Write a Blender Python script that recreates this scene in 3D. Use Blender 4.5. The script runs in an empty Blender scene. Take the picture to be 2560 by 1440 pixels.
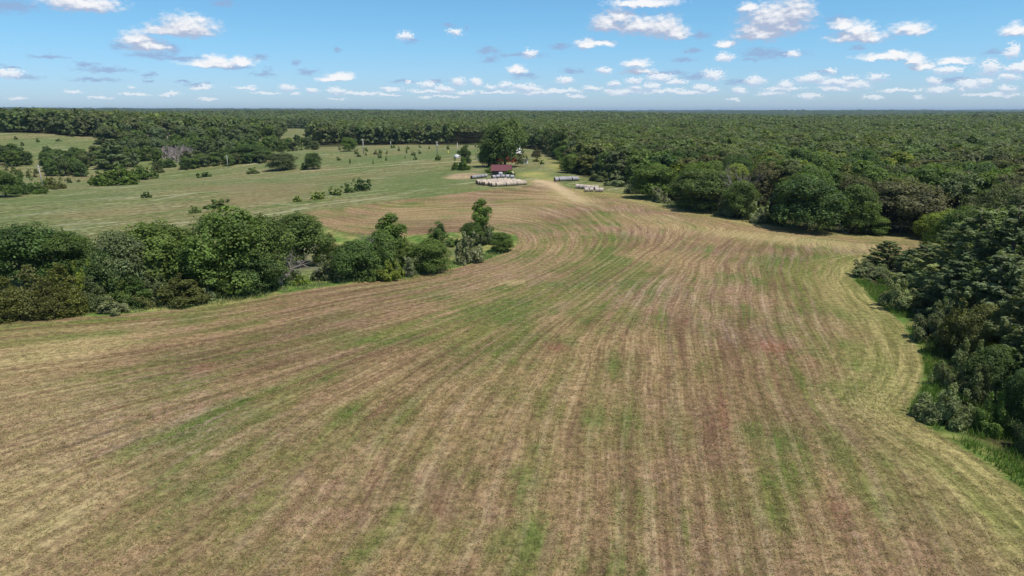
import bpy, math, random
import numpy as np
from mathutils import Vector
R = math.radians
rs = np.random.default_rng(7)
random.seed(7)
C = bpy.context.scene.collection
SC = bpy.context.scene
PI = math.pi

# ------------------------------------------------------------------ camera
CAM_Z, F, CX, CY = 24.0, 1707.0, 1280.0, 720.0
PITCH = math.atan(443.0 / F)
def pdir(px, py):
    rx, ry = (px - CX) / F, (CY - py) / F
    c, s = math.cos(PITCH), math.sin(PITCH)
    v = np.array([rx, c + ry * s, -s + ry * c])
    return v / np.linalg.norm(v)

# ------------------------------------------------------------------ terrain
def hash2(ix, iy, seed):
    n = (ix.astype(np.int64) * 374761393 + iy.astype(np.int64) * 668265263 + seed * 982451653) & 0x7fffffff
    n = ((n ^ (n >> 13)) * 1274126177) & 0x7fffffff
    n = n ^ (n >> 16)
    return (n & 0xffff) / 65535.0
def vnoise(x, y, seed=0):
    ix, iy = np.floor(x), np.floor(y)
    fx, fy = x - ix, y - iy
    fx, fy = fx * fx * (3 - 2 * fx), fy * fy * (3 - 2 * fy)
    a, b = hash2(ix, iy, seed), hash2(ix + 1, iy, seed)
    c, d = hash2(ix, iy + 1, seed), hash2(ix + 1, iy + 1, seed)
    return (a * (1 - fx) + b * fx) * (1 - fy) + (c * (1 - fx) + d * fx) * fy
def sstep(a, b, x):
    t = np.clip((x - a) / (b - a), 0, 1)
    return t * t * (3 - 2 * t)
def seg_dist(x, y, ax, ay, bx, by):
    dx, dy = bx - ax, by - ay
    t = np.clip(((x - ax) * dx + (y - ay) * dy) / (dx * dx + dy * dy), 0, 1)
    return np.hypot(x - ax - t * dx, y - ay - t * dy), t
def height(x, y):
    x = np.asarray(x, float); y = np.asarray(y, float)
    r = np.hypot(x, y)
    h = 1.6 * (vnoise(x / 70, y / 70, 1) - .5) * sstep(40, 120, r) + .35 * (vnoise(x / 17, y / 17, 2) - .5)
    d, t = seg_dist(x, y, -12, 122, -150, 108)
    h -= (1.0 + 3.0 * t) * np.exp(-(d / 15.0) ** 2)
    h -= 7.0 * np.exp(-(((x + 170) / 90) ** 2 + ((y - 320) / 70) ** 2))
    h += 12.0 * np.exp(-(((x + 330) / 120) ** 2 + ((y - 520) / 120) ** 2))
    h -= 2.5 * np.exp(-(((x - 110) / 45) ** 2 + ((y - 190) / 90) ** 2))
    far = sstep(700, 2600, r)
    h += far * (20 * (vnoise(x / 900, y / 900, 5) - .35) + 10 * (vnoise(x / 330, y / 330, 6) - .5))
    h += 20 * sstep(2500, 6000, r) * sstep(.15, -.5, x / (r + 1)) 
    h += 8 * sstep(6000, 9000, r)
    return h
def hit(px, py, far=11000.0):
    d = pdir(px, py)
    t = np.concatenate([np.arange(20, 400, 1.0), np.geomspace(400, far, 900)])
    z = CAM_Z + d[2] * t - height(d[0] * t, d[1] * t)
    k = int(np.argmax(z < 0))
    if z[k] >= 0: k = len(t) - 1
    a, b = t[max(k - 1, 0)], t[k]
    for _ in range(24):
        m = .5 * (a + b)
        if CAM_Z + d[2] * m - float(height(d[0] * m, d[1] * m)) > 0: a = m
        else: b = m
    p = d * b
    return np.array([p[0], p[1], float(height(p[0], p[1]))])
def hits(pts): return np.array([hit(*p)[:2] for p in pts])
def depth(p): return p[1] * math.cos(PITCH) - (p[2] - CAM_Z) * math.sin(PITCH)
def inside(x, y, poly):
    r = np.zeros(np.shape(x), bool)
    n = len(poly)
    for i in range(n):
        ax, ay = poly[i]; bx, by = poly[(i + 1) % n]
        if ay == by: continue
        r ^= ((ay > y) != (by > y)) & (x < (bx - ax) * (y - ay) / (by - ay) + ax)
    return r
def line_dist(x, y, pl, closed=False):
    d = np.full(np.shape(x), 1e9)
    n = len(pl)
    for i in range(n if closed else n - 1):
        a, b = pl[i], pl[(i + 1) % n]
        if abs(a[0] - b[0]) + abs(a[1] - b[1]) < 1e-6: continue
        d = np.minimum(d, seg_dist(x, y, a[0], a[1], b[0], b[1])[0])
    return d
def sdist(x, y, poly):
    d = line_dist(x, y, poly, True)
    return np.where(inside(x, y, poly), d, -d)

# ------------------------------------------------------------------ outlines
mown_px = [(-400, 835), (0, 797), (250, 790), (400, 778), (560, 762), (700, 735), (900, 705), (1020, 697), (1100, 680), (1200, 655),
           (1270, 630), (1300, 606), (1290, 588), (1235, 576), (1120, 582), (1000, 590), (880, 588), (820, 572), (790, 552), (742, 533),
           (860, 520), (1000, 500), (1150, 483), (1230, 472), (1332, 463), (1385, 459), (1400, 468), (1520, 481), (1590, 488), (1602, 500),
           (1660, 513), (1780, 536), (1900, 556), (2000, 570), (2130, 582), (2290, 592), (2400, 604), (2420, 640), (2330, 650), (2200, 650),
           (2140, 672), (2132, 700), (2185, 755), (2245, 800), (2290, 860), (2306, 925), (2292, 985), (2258, 1030), (2330, 1075),
           (2440, 1140), (2560, 1235), (2700, 1360)]
mown = np.vstack([hits(mown_px), [(34, 22), (40, -60), (-140, -60), (-140, 60)]])
wood_px = [(1395, 402), (1402, 425), (1450, 441), (1560, 462), (1610, 488), (1700, 508), (1840, 540), (2000, 563), (2140, 578), (2290, 588),
           (2420, 598), (2440, 640), (2330, 642), (2230, 640), (2168, 665), (2150, 695), (2205, 745), (2275, 800), (2325, 870), (2345, 940), (2325, 1010),
           (2310, 1045), (2410, 1085), (2490, 1120), (2600, 1200)]
wood_back_px = [(-200, 331), (0, 332), (100, 334), (230, 343), (300, 350), (420, 352), (560, 352), (700, 339), (714, 321), (777, 322), (774, 350),
                (800, 367), (1000, 362), (1200, 363), (1330, 374)]
wood = np.vstack([hits(wood_px), [(46, 30), (60, -40), (200, -40), (3000, 1500), (9000, 9000), (-9000, 9000), (-3000, 1500)], hits(wood_back_px)])
track_px = [(1720, 560), (1580, 538), (1490, 518), (1440, 497), (1405, 475), (1380, 461), (1345, 451)]
track = hits(track_px)
lane = hits([(1190, 402), (1100, 407), (900, 418), (760, 428)])
headline = hits([(1440, 470), (1590, 492), (1700, 518), (1900, 562), (2130, 587), (2300, 598)])

# mowing tracks traced on the field: streamlines with a running lateral coordinate
guides = [
 [(0, 800), (300, 787), (560, 765), (760, 730), (900, 710), (1030, 695), (1180, 662), (1280, 630), (1303, 605), (1285, 580), (1200, 570), (1050, 578), (880, 583), (800, 555)],
 [(0, 930), (400, 880), (800, 800), (1100, 735), (1330, 670), (1395, 615), (1370, 570), (1290, 545), (1100, 545), (900, 552)],
 [(0, 1090), (400, 985), (900, 850), (1250, 740), (1450, 650), (1490, 590), (1440, 545), (1330, 512), (1100, 520), (950, 528)],
 [(0, 1330), (500, 1100), (1000, 880), (1350, 740), (1540, 620), (1545, 570), (1490, 525), (1400, 493), (1250, 492), (1050, 505)],
 [(480, 1440), (900, 1000), (1250, 800), (1480, 690), (1600, 610), (1610, 570), (1550, 525), (1430, 480)],
 [(1000, 1440), (1200, 1050), (1400, 820), (1560, 690), (1680, 605), (1690, 570), (1600, 530)],
 [(1250, 1440), (1340, 1100), (1440, 850), (1570, 710), (1700, 620), (1760, 570)],
 [(1700, 1440), (1650, 1050), (1650, 800), (1720, 650), (1790, 595)],
 [(2000, 1440), (1900, 1000), (1850, 780), (1860, 640), (1880, 600)],
 [(2300, 1440), (2110, 1060), (2000, 850), (1950, 680), (1960, 620)],
 [(2560, 1300), (2400, 1130), (2220, 1040), (2150, 900), (2080, 780), (2040, 690), (2060, 640)],
 [(2800, 1420), (2560, 1240), (2400, 1118), (2262, 1032), (2300, 925), (2250, 810), (2150, 715), (2135, 680)],
]
mids = hits([(560, 765), (700, 820), (900, 850), (1020, 872), (1130, 872), (1340, 880), (1425, 870), (1650, 870), (1868, 860), (2003, 855), (2120, 850), (2280, 850)])
sval = np.concatenate([[0], np.cumsum(np.hypot(*np.diff(mids, axis=0).T))])
gx, gs = [], []
for g, s in zip(guides, sval):
    w = hits(g)
    for a, b in zip(w[:-1], w[1:]):
        for t in (0, .5):
            gx.append(a + (b - a) * t); gs.append(s)
    gx.append(w[-1]); gs.append(s)
gx = np.array(gx) / 50.0; gs = np.array(gs)
def tk(d2): return .5 * d2 * np.log(d2 + 1e-9)
def tps_fit(X, v, reg=.02):
    n = len(X)
    d2 = ((X[:, None] - X[None]) ** 2).sum(-1)
    A = np.zeros((n + 3, n + 3)); A[:n, :n] = tk(d2) + reg * np.eye(n)
    P = np.c_[np.ones(n), X]; A[:n, n:] = P; A[n:, :n] = P.T
    return np.linalg.solve(A, np.r_[v, 0, 0, 0])
TW = tps_fit(gx, gs)
def tps(x, y):
    X = np.c_[x, y] / 50.0
    out = np.zeros(len(X))
    for i in range(0, len(X), 40000):
        q = X[i:i + 40000]
        d2 = ((q[:, None] - gx[None]) ** 2).sum(-1)
        out[i:i + 40000] = tk(d2) @ TW[:-3] + TW[-3] + q @ TW[-2:]
    return out

# ------------------------------------------------------------------ mesh helpers
def mesh_np(name, verts, faces, mats=(), attrs=None, smooth=False, midx=None):
    me = bpy.data.meshes.new(name)
    verts = np.asarray(verts, np.float32); faces = np.asarray(faces, np.int32)
    n, k = faces.shape
    me.vertices.add(len(verts)); me.vertices.foreach_set('co', verts.ravel())
    me.loops.add(n * k); me.loops.foreach_set('vertex_index', faces.ravel())
    me.polygons.add(n); me.polygons.foreach_set('loop_start', np.arange(0, n * k, k, dtype=np.int32))
    try: me.polygons.foreach_set('loop_total', np.full(n, k, np.int32))
    except Exception: pass
    if smooth: me.polygons.foreach_set('use_smooth', np.ones(n, bool))
    if midx is not None: me.polygons.foreach_set('material_index', np.asarray(midx, np.int32))
    for m in mats: me.materials.append(m)
    for an, (typ, dom, val) in (attrs or {}).items():
        a = me.attributes.new(an, typ, dom)
        a.data.foreach_set('color' if typ == 'FLOAT_COLOR' else 'value', np.asarray(val, np.float32).ravel())
    me.update(calc_edges=True)
    return me
class MB:
    """collects polygons for one small mesh"""
    def __init__(s): s.v, s.f, s.m = [], [], []
    def add(s, vs, fs, mi=0):
        b = len(s.v); s.v += [tuple(v) for v in vs]; s.f += [tuple(i + b for i in f) for f in fs]; s.m += [mi] * len(fs)
    def box(s, x0, x1, y0, y1, z0, z1, mi=0):
        s.add([(x0, y0, z0), (x1, y0, z0), (x1, y1, z0), (x0, y1, z0), (x0, y0, z1), (x1, y0, z1), (x1, y1, z1), (x0, y1, z1)],
              [(0, 3, 2, 1), (4, 5, 6, 7), (0, 1, 5, 4), (1, 2, 6, 5), (2, 3, 7, 6), (3, 0, 4, 7)], mi)
    def tube(s, pts, rad, n=6, mi=0, cap=True):
        pts = [np.array(p, float) for p in pts]; b = len(s.v)
        for i, p in enumerate(pts):
            d = pts[min(i + 1, len(pts) - 1)] - pts[max(i - 1, 0)]; d /= np.linalg.norm(d) + 1e-9
            u = np.cross(d, (0, 1, 0) if abs(d[1]) < .9 else (1, 0, 0)); u /= np.linalg.norm(u); w = np.cross(d, u)
            for k in range(n):
                a = 2 * PI * k / n
                s.v.append(tuple(p + rad[i] * (math.cos(a) * u + math.sin(a) * w)))
        for i in range(len(pts) - 1):
            for k in range(n):
                s.f.append((b + i * n + k, b + i * n + (k + 1) % n, b + (i + 1) * n + (k + 1) % n, b + (i + 1) * n + k)); s.m.append(mi)
        if cap:
            s.f.append(tuple(b + k for k in range(n))[::-1]); s.m.append(mi)
            s.f.append(tuple(b + (len(pts) - 1) * n + k for k in range(n))); s.m.append(mi)
    def lathe(s, prof, n=16, axis='z', mi=0):
        b = len(s.v)
        for r, z in prof:
            for k in range(n):
                a = 2 * PI * k / n
                s.v.append((r * math.cos(a), r * math.sin(a), z) if axis == 'z' else (z, r * math.cos(a), r * math.sin(a)))
        for i in range(len(prof) - 1):
            for k in range(n):
                s.f.append((b + i * n + k, b + i * n + (k + 1) % n, b + (i + 1) * n + (k + 1) % n, b + (i + 1) * n + k)); s.m.append(mi)
    def mesh(s, name, mats, smooth=False):
        me = bpy.data.meshes.new(name); me.from_pydata(s.v, [], s.f)
        for m in mats: me.materials.append(m)
        me.polygons.foreach_set('material_index', s.m)
        if smooth: me.polygons.foreach_set('use_smooth', [True] * len(s.f))
        me.update(); return me
def obj(name, me, parent=None, loc=(0, 0, 0), rot=(0, 0, 0), scale=(1, 1, 1)):
    o = bpy.data.objects.new(name, me); C.objects.link(o)
    o.location = loc; o.rotation_euler = rot; o.scale = scale
    if parent: o.parent = parent
    return o
def tag(o, label=None, cat=None, group=None, kind=None):
    if label: o['label'] = label
    if cat: o['category'] = cat
    if group: o['group'] = group
    if kind: o['kind'] = kind
    return o

# ------------------------------------------------------------------ node helpers
class NT:
    def __init__(s, tree): s.t = tree; s.n = tree.nodes; s.l = tree.links
    def new(s, typ, **kw):
        n = s.n.new(typ)
        for k, v in kw.items(): setattr(n, k, v)
        return n
    def put(s, sock, v):
        if isinstance(v, bpy.types.NodeSocket): s.l.new(v, sock)
        elif v is not None: sock.default_value = v
    def math(s, op, a, b=None, c=None, clamp=False):
        n = s.new('ShaderNodeMath', operation=op, use_clamp=clamp)
        s.put(n.inputs[0], a); s.put(n.inputs[1], b); s.put(n.inputs[2], c); return n.outputs[0]
    def vm(s, op, a, b=None, c=None):
        n = s.new('ShaderNodeVectorMath', operation=op)
        s.put(n.inputs[0], a); s.put(n.inputs[1], b)
        if c is not None: s.put(n.inputs[2], c)
        return n.outputs['Value'] if op in ('LENGTH', 'DOT_PRODUCT') else n.outputs['Vector']
    def mix(s, f, a, b, blend='MIX'):
        n = s.new('ShaderNodeMix', data_type='RGBA', blend_type=blend)
        s.put(n.inputs[0], f)
        for i, v in ((6, a), (7, b)):
            if isinstance(v, tuple) and len(v) == 3: v = v + (1,)
            s.put(n.inputs[i], v)
        return n.outputs[2]
    def noise(s, vec, scale=1, detail=3, rough=.55, lac=2.0, out='Fac', dist=0):
        n = s.new('ShaderNodeTexNoise'); s.put(n.inputs['Vector'], vec)
        n.inputs['Scale'].default_value = scale; n.inputs['Detail'].default_value = detail
        n.inputs['Roughness'].default_value = rough; n.inputs['Lacunarity'].default_value = lac
        n.inputs['Distortion'].default_value = dist
        return n.outputs[out]
    def step(s, v, a, b, lo=0.0, hi=1.0):
        n = s.new('ShaderNodeMapRange', interpolation_type='SMOOTHSTEP')
        s.put(n.inputs[0], v); n.inputs[1].default_value = a; n.inputs[2].default_value = b
        n.inputs[3].default_value = lo; n.inputs[4].default_value = hi
        return n.outputs[0]
    def xyz(s, x, y, z):
        n = s.new('ShaderNodeCombineXYZ'); s.put(n.inputs[0], x); s.put(n.inputs[1], y); s.put(n.inputs[2], z); return n.outputs[0]
    def sep(s, v):
        n = s.new('ShaderNodeSeparateXYZ'); s.put(n.inputs[0], v); return n.outputs
    def attr(s, name, out='Fac'):
        n = s.new('ShaderNodeAttribute'); n.attribute_name = name; return n.outputs[out]
def material(name):
    m = bpy.data.materials.new(name); m.use_nodes = True
    t = NT(m.node_tree); b = t.n['Principled BSDF']
    b.inputs['Roughness'].default_value = .9
    b.inputs['Specular IOR Level'].default_value = .15
    return m, t, b
def bump(t, b, h, dist=.05, strength=.6):
    n = t.new('ShaderNodeBump'); n.inputs['Distance'].default_value = dist; n.inputs['Strength'].default_value = strength
    t.l.new(h, n.inputs['Height']); t.l.new(n.outputs[0], b.inputs['Normal'])
def simple(name, col, rough=.85, var=.25, scale=3.0, col2=None, bd=.02, spec=.2):
    m, t, b = material(name)
    co = t.new('ShaderNodeTexCoord').outputs['Object']
    n1 = t.noise(co, scale, 5, .6)
    c2 = col2 or tuple(c * (1 - var) for c in col)
    t.l.new(t.mix(t.step(n1, .35, .65), col, c2), b.inputs['Base Color'])
    b.inputs['Roughness'].default_value = rough; b.inputs['Specular IOR Level'].default_value = spec
    bump(t, b, t.noise(co, scale * 6, 3), bd, .5)
    return m

def leaf_material(name, use_attr):
    m, t, b = material(name)
    if use_attr: col = t.attr('treecol', 'Color')
    else: col = t.new('ShaderNodeObjectInfo').outputs['Color']
    tint = t.attr('tint')
    hue = t.attr('hue')
    c = t.mix(t.math('MULTIPLY', hue, .45), col, (.14, .15, .03), 'MIX')
    c = t.mix(1.0, c, t.xyz(tint, tint, tint), 'MULTIPLY')
    b.inputs['Roughness'].default_value = .65; b.inputs['Specular IOR Level'].default_value = .25
    t.l.new(c, b.inputs['Base Color'])
    tr = t.new('ShaderNodeBsdfTranslucent')
    t.l.new(t.mix(1.0, c, (1.2, 1.35, .5), 'MULTIPLY'), tr.inputs['Color'])
    mx = t.new('ShaderNodeMixShader'); mx.inputs[0].default_value = .36
    t.l.new(b.outputs[0], mx.inputs[1]); t.l.new(tr.outputs[0], mx.inputs[2])
    t.l.new(mx.outputs[0], t.n['Material Output'].inputs['Surface'])
    return m
M_LEAF = leaf_material('leaf', False)
M_LEAFM = leaf_material('leaf_mass', True)
M_BARK = simple('bark', (.16, .13, .10), .95, .5, 4)
M_DEAD = simple('dead_wood', (.36, .31, .27), .95, .35, 3)

# ------------------------------------------------------------------ ground
def build_ground():
    a = np.concatenate([np.arange(-180, -50, 5.0), np.arange(-50, 50, .17), np.arange(50, 180, 5.0)])
    a = np.radians(a); nA = len(a)
    r = np.geomspace(5, 12000, 1000); nR = len(r)
    rr, aa = np.meshgrid(r, a, indexing='ij')
    x = (rr * np.sin(aa)).ravel(); y = (rr * np.cos(aa)).ravel()
    x = np.append(x, 0.); y = np.append(y, 0.)
    z = height(x, y)
    i = np.arange(nR - 1)[:, None] * nA + np.arange(nA)[None]
    j = np.arange(nR - 1)[:, None] * nA + (np.arange(nA)[None] + 1) % nA
    f = np.stack([i, i + nA, j + nA, j], -1).reshape(-1, 4)
    c = len(x) - 1
    k = np.arange(nA)
    f = np.vstack([f, np.stack([np.full(nA, c), k, (k + 1) % nA, np.full(nA, c)], -1)[:0]])
    near = np.hypot(x, y) < 330
    dm = np.full(len(x), -20.); dm[near] = np.clip(sdist(x[near], y[near], mown), -20, 20)
    dw = np.clip(sdist(x, y, wood), -30, 30)
    dt = np.full(len(x), 30.); dt[near] = np.clip(line_dist(x[near], y[near], track), 0, 30)
    rl = np.hypot(x, y) < 450
    dl = np.full(len(x), 30.); dl[rl] = np.clip(line_dist(x[rl], y[rl], lane), 0, 30)
    sf = np.zeros(len(x)); mm = near & (dm > -3)
    sf[mm] = tps(x[mm], y[mm])
    hd = np.full(len(x), 50.); hd[mm] = line_dist(x[mm], y[mm], headline)
    hm = sstep(11.5, 10.5, hd) * (x > 20)
    vg = np.zeros(len(x)); sl = np.zeros(len(x)); st = np.zeros(len(x))
    yl = np.zeros(len(x)); pk = np.zeros(len(x)); mall = np.hypot(x, y) < 520
    def blobs(arr, lst, mm=mm):
        for px, py, w, hh, s in lst:
            p = hit(px, py); D = np.hypot(p[0], p[1])
            wx = w / F * D; q = hit(px, py - hh); wy = max(np.hypot(q[0] - p[0], q[1] - p[1]), 1.5)
            an = math.atan2(p[0], p[1]); dx, dy = x[mm] - p[0], y[mm] - p[1]
            u = dx * math.cos(an) - dy * math.sin(an); v = dx * math.sin(an) + dy * math.cos(an)
            arr[mm] += s * np.exp(-((u / wx) ** 2 + (v / wy) ** 2))
    blobs(vg, [(1240, 815, 100, 45, .8), (1400, 740, 110, 50, .5), (1530, 640, 70, 60, .45), (1350, 1000, 50, 30, .5), (900, 830, 200, 40, .45),
               (1020, 1020, 40, 40, .4), (1000, 1190, 30, 30, .4), (2050, 640, 140, 40, .5), (2000, 700, 60, 60, .4), (400, 790, 350, 30, .5),
               (190, 1000, 90, 50, .35), (1950, 1250, 120, 90, .45), (700, 1040, 120, 40, .3), (1560, 800, 40, 60, .2), (1230, 720, 160, 40, .3),
               (2200, 900, 90, 120, .35), (1110, 560, 200, 20, .2), (1500, 545, 60, 25, .3), (60, 870, 120, 30, .2)])
    blobs(sl, [(1935, 865, 45, 16, 1.1), (1390, 870, 35, 14, .9), (1710, 790, 25, 50, .6), (1300, 1130, 60, 60, .6), (1100, 1270, 30, 40, .6), (1670, 960, 14, 50, .6),
               (1800, 1030, 25, 60, .7), (1900, 940, 90, 110, .5), (1840, 610, 60, 40, .4), (510, 918, 40, 10, .6), (2080, 1270, 80, 50, .7), (2380, 1330, 60, 60, .45),
               (1700, 1150, 30, 60, .4), (1120, 1430, 120, 50, .5), (1450, 1350, 100, 60, .3), (1450, 1100, 30, 60, .3), (950, 545, 120, 12, .4), (1100, 575, 100, 10, .4),
               (600, 905, 170, 40, .35), (2190, 1080, 90, 40, .4)])
    blobs(st, [(90, 1000, 220, 120, .5), (60, 1300, 260, 160, .6), (200, 860, 240, 30, .5), (1450, 500, 60, 14, .6), (1650, 545, 120, 12, .5), (1900, 590, 250, 14, .6),
               (1280, 706, 45, 8, .8), (1260, 525, 120, 20, .5), (1400, 480, 60, 16, .6), (2280, 880, 60, 100, .4), (2450, 1200, 120, 60, .4), (1000, 540, 150, 20, .4),
               (2150, 620, 200, 14, .5)])
    blobs(yl, [(1330, 436, 50, 9, 1.), (1400, 448, 50, 6, .7), (1390, 415, 40, 12, .8), (1360, 398, 40, 8, .6), (1200, 412, 30, 6, .7), (1220, 402, 40, 4, .6), (1480, 462, 60, 5, .6), (1560, 476, 40, 5, .6), (1330, 455, 60, 5, .6), (1530, 490, 60, 6, .5)], mall)
    blobs(pk, [(1165, 437, 55, 6, 1.), (1140, 445, 40, 4, .7), (1195, 425, 30, 4, .6), (1362, 459, 40, 9, 1.3), (1400, 472, 30, 6, .8)], mall)
    wl = np.full(len(x), 30.); mg = np.zeros(len(x)); mb = np.zeros(len(x))
    for ln in [[(0, 512), (100, 506), (250, 497), (420, 488), (640, 470)], [(150, 562), (280, 556)], [(690, 534), (820, 511), (1000, 487), (1070, 471)], [(590, 446), (760, 446), (900, 432)], [(380, 501), (490, 481)],
               [(0, 546), (120, 531)], [(735, 522), (900, 501), (1110, 481)], [(0, 590), (180, 572)], [(900, 412), (1100, 404)], [(640, 505), (740, 512)], [(1080, 455), (1190, 448)], [(300, 470), (560, 447)]]:
        wl[mall] = np.minimum(wl[mall], line_dist(x[mall], y[mall], hits(ln)))
    blobs(mg, [(1060, 450, 150, 22, 1.), (150, 498, 200, 14, .8), (960, 395, 160, 10, .9), (720, 350, 60, 18, .8), (560, 425, 120, 8, .6), (1060, 490, 120, 6, .6), (420, 545, 120, 14, .5), (60, 360, 120, 14, .7), (1100, 380, 100, 8, .6)], mall)
    blobs(mb, [(700, 475, 120, 16, 1.), (300, 530, 200, 12, .7), (820, 448, 120, 9, .6), (620, 500, 80, 10, .7), (540, 470, 120, 8, .7), (1000, 420, 100, 5, .7), (110, 455, 60, 10, .6), (860, 515, 140, 4, .7)], mall)
    sh = np.zeros(len(x)); sh[mm] = hd[mm]
    sf = sf * (1 - hm) + sh * hm
    P = 'POINT'; FL = 'FLOAT'
    me = mesh_np('ground', np.c_[x, y, z], f, [], {'sf': (FL, P, sf), 'dm': (FL, P, dm), 'dw': (FL, P, dw), 'dt': (FL, P, dt), 'dl': (FL, P, dl),
                 'vg': (FL, P, vg), 'sl': (FL, P, sl), 'st': (FL, P, st), 'yl': (FL, P, yl), 'wl': (FL, P, wl), 'mg': (FL, P, mg), 'mb': (FL, P, mb), 'pk': (FL, P, pk)}, smooth=True)
    return tag(obj('ground', me), kind='structure')

def ground_material():
    m, t, b = material('field_ground')
    P = t.new('ShaderNodeNewGeometry').outputs['Position']
    px, py, pz = t.sep(P)
    sf = t.attr('sf')
    lf = t.vm('MULTIPLY', P, (.045, .045, 0))
    wob = t.math('MULTIPLY_ADD', t.noise(t.vm('MULTIPLY', P, (.12, .12, 0)), 1, 2), .7, sf)
    def streak(k, seed, along=.05, detail=3, rough=.5):
        v = t.vm('MULTIPLY_ADD', P, (along, along, 0), t.xyz(t.math('MULTIPLY', wob, k), seed, 0))
        return t.noise(v, 1, detail, rough)
    sA = streak(1.5, 3.0, .05, 4, .6)          # single cuts
    sB = streak(.42, 11.0, .045, 4)             # swaths
    sC = streak(3.4, 23.0, .12, 3, .6)         # ribs left by the rake
    sD = streak(.85, 41.0, .035, 4, .65)
    pA = t.noise(P, .055, 5, .6)
    pB = t.noise(t.vm('ADD', P, (70, 40, 0)), .035, 5, .6)
    pC = t.noise(t.vm('ADD', P, (170, 240, 0)), .12, 5, .65)
    fi = t.noise(P, 2.3, 5, .7)
    ff = t.noise(P, 8.0, 4, .75)
    tan = t.mix(t.step(pB, .38, .62), (.318, .214, .106), (.275, .170, .106))
    tan = t.mix(t.math('MULTIPLY', t.step(sC, .4, .75), .6), tan, (.385, .292, .170))
    tan = t.mix(t.math('MULTIPLY', t.step(t.noise(P, .45, 5, .7), .42, .66), .65), tan, (.225, .178, .070))
    g1 = t.math('ADD', t.math('MULTIPLY', sB, .85), t.math('MULTIPLY', pA, 1.05))
    g1 = t.math('ADD', g1, t.math('MULTIPLY', pC, .45))
    g1 = t.math('ADD', g1, t.math('MULTIPLY', t.attr('vg'), .42))
    g1 = t.math('SUBTRACT', g1, t.math('MULTIPLY', t.attr('st'), .2))
    g1 = t.math('SUBTRACT', g1, t.math('MULTIPLY', t.attr('sl'), .15))
    g1 = t.math('ADD', g1, t.math('MULTIPLY', t.math('SUBTRACT', fi, .5), .5))
    green = t.mix(t.step(pC, .4, .65), (.165, .168, .048), (.092, .140, .030))
    col = t.mix(t.math('MULTIPLY', t.step(g1, 1.05, 1.42), .95), tan, green)
    br = t.math('ADD', t.math('MULTIPLY', sD, .95), t.math('MULTIPLY', sA, .35))
    br = t.math('ADD', br, t.math('MULTIPLY', t.math('SUBTRACT', t.noise(t.vm('ADD', P, (310, 20, 0)), .04, 4, .6), .3), .62))
    br = t.math('ADD', br, t.math('MULTIPLY', t.math('SUBTRACT', fi, .5), .35))
    br = t.math('SUBTRACT', br, t.math('MULTIPLY', t.attr('st'), .2))
    br = t.math('ADD', br, t.math('MULTIPLY', t.attr('sl'), .2))
    col = t.mix(t.math('MULTIPLY', t.step(br, .70, 1.02), .85), col, (.158, .092, .056))
    ph = t.noise(t.vm('MULTIPLY_ADD', P, (.02, .02, 0), t.xyz(t.math('MULTIPLY', wob, .2), 77, 0)), 1, 3)
    ln = t.math('SINE', t.math('ADD', t.math('MULTIPLY', wob, 3.1), t.math('MULTIPLY', ph, 15)))
    am = t.step(t.noise(t.vm('MULTIPLY_ADD', P, (.035, .035, 0), t.xyz(t.math('MULTIPLY', wob, .3), 55, 0)), 1, 3, .6), .36, .62)
    rag = t.math('MULTIPLY', t.math('SUBTRACT', fi, .5), 2.4)
    lnr = t.math('ADD', ln, rag)
    col = t.mix(t.math('MULTIPLY', t.math('MULTIPLY', t.step(lnr, .35, 1.2), am), .40), col, (.385, .295, .175))
    col = t.mix(t.math('MULTIPLY', t.math('MULTIPLY', t.step(lnr, -.35, -1.2), am), .58), col, t.mix(t.step(pA, .42, .6), (.150, .092, .052), (.105, .112, .036)))
    so = t.math('ADD', t.math('MULTIPLY', t.attr('sl'), .5), t.math('MULTIPLY', t.math('ADD', t.math('MULTIPLY', sA, 1.3), t.math('ADD', pC, fi)), .56))
    col = t.mix(t.math('MULTIPLY', t.step(so, 1.08, 1.6), .62), col, (.285, .128, .075))
    pale = t.math('ADD', t.math('MULTIPLY', sA, .6), t.math('ADD', t.math('MULTIPLY', pB, .7), t.math('MULTIPLY', fi, .5)))
    col = t.mix(t.math('MULTIPLY', t.step(pale, .95, 1.2), .7), col, (.40, .285, .215))
    straw = t.math('ADD', t.attr('st'), t.math('MULTIPLY', t.math('ADD', sC, t.math('SUBTRACT', fi, .9)), .8))
    col = t.mix(t.math('MULTIPLY', t.step(straw, .25, .9), .6), col, (.40, .33, .15))
    fg = t.noise(t.vm('MULTIPLY', P, (1.0, 1.0, 0)), 1.5, 6, .74)
    eb = t.math('MULTIPLY', t.step(t.attr('dm'), 10, 1.5), t.step(px, 14, 24))
    ebn = t.noise(t.vm('MULTIPLY_ADD', P, (.05, .05, 0), t.xyz(t.math('MULTIPLY', t.attr('dm'), 1.0), 5, 0)), 1, 3, .6)
    col = t.mix(t.math('MULTIPLY', eb, .7), col, t.mix(t.step(ebn, .42, .6), (.19, .19, .058), (.375, .33, .125)))
    fm = t.math('ADD', t.math('MULTIPLY', ff, .9), t.math('MULTIPLY', fg, 1.1))
    fm = t.math('ADD', fm, t.math('MULTIPLY', t.math('SUBTRACT', sC, .5), .35))
    fm = t.step(fm, .68, 1.32, .36, 1.50)
    mownc = t.mix(1.0, col, t.xyz(fm, fm, fm), 'MULTIPLY')
    # rough meadow: streaks lie along the slope
    q = t.vm('MULTIPLY', P, (1, 1, 0))
    ang = math.atan2(mown[24][1] - mown[19][1], mown[24][0] - mown[19][0])
    mp = t.new('ShaderNodeMapping'); mp.inputs['Rotation'].default_value = (0, 0, -ang); t.l.new(q, mp.inputs['Vector'])
    u = t.vm('MULTIPLY', mp.outputs[0], (.022, .16, 0))
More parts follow.
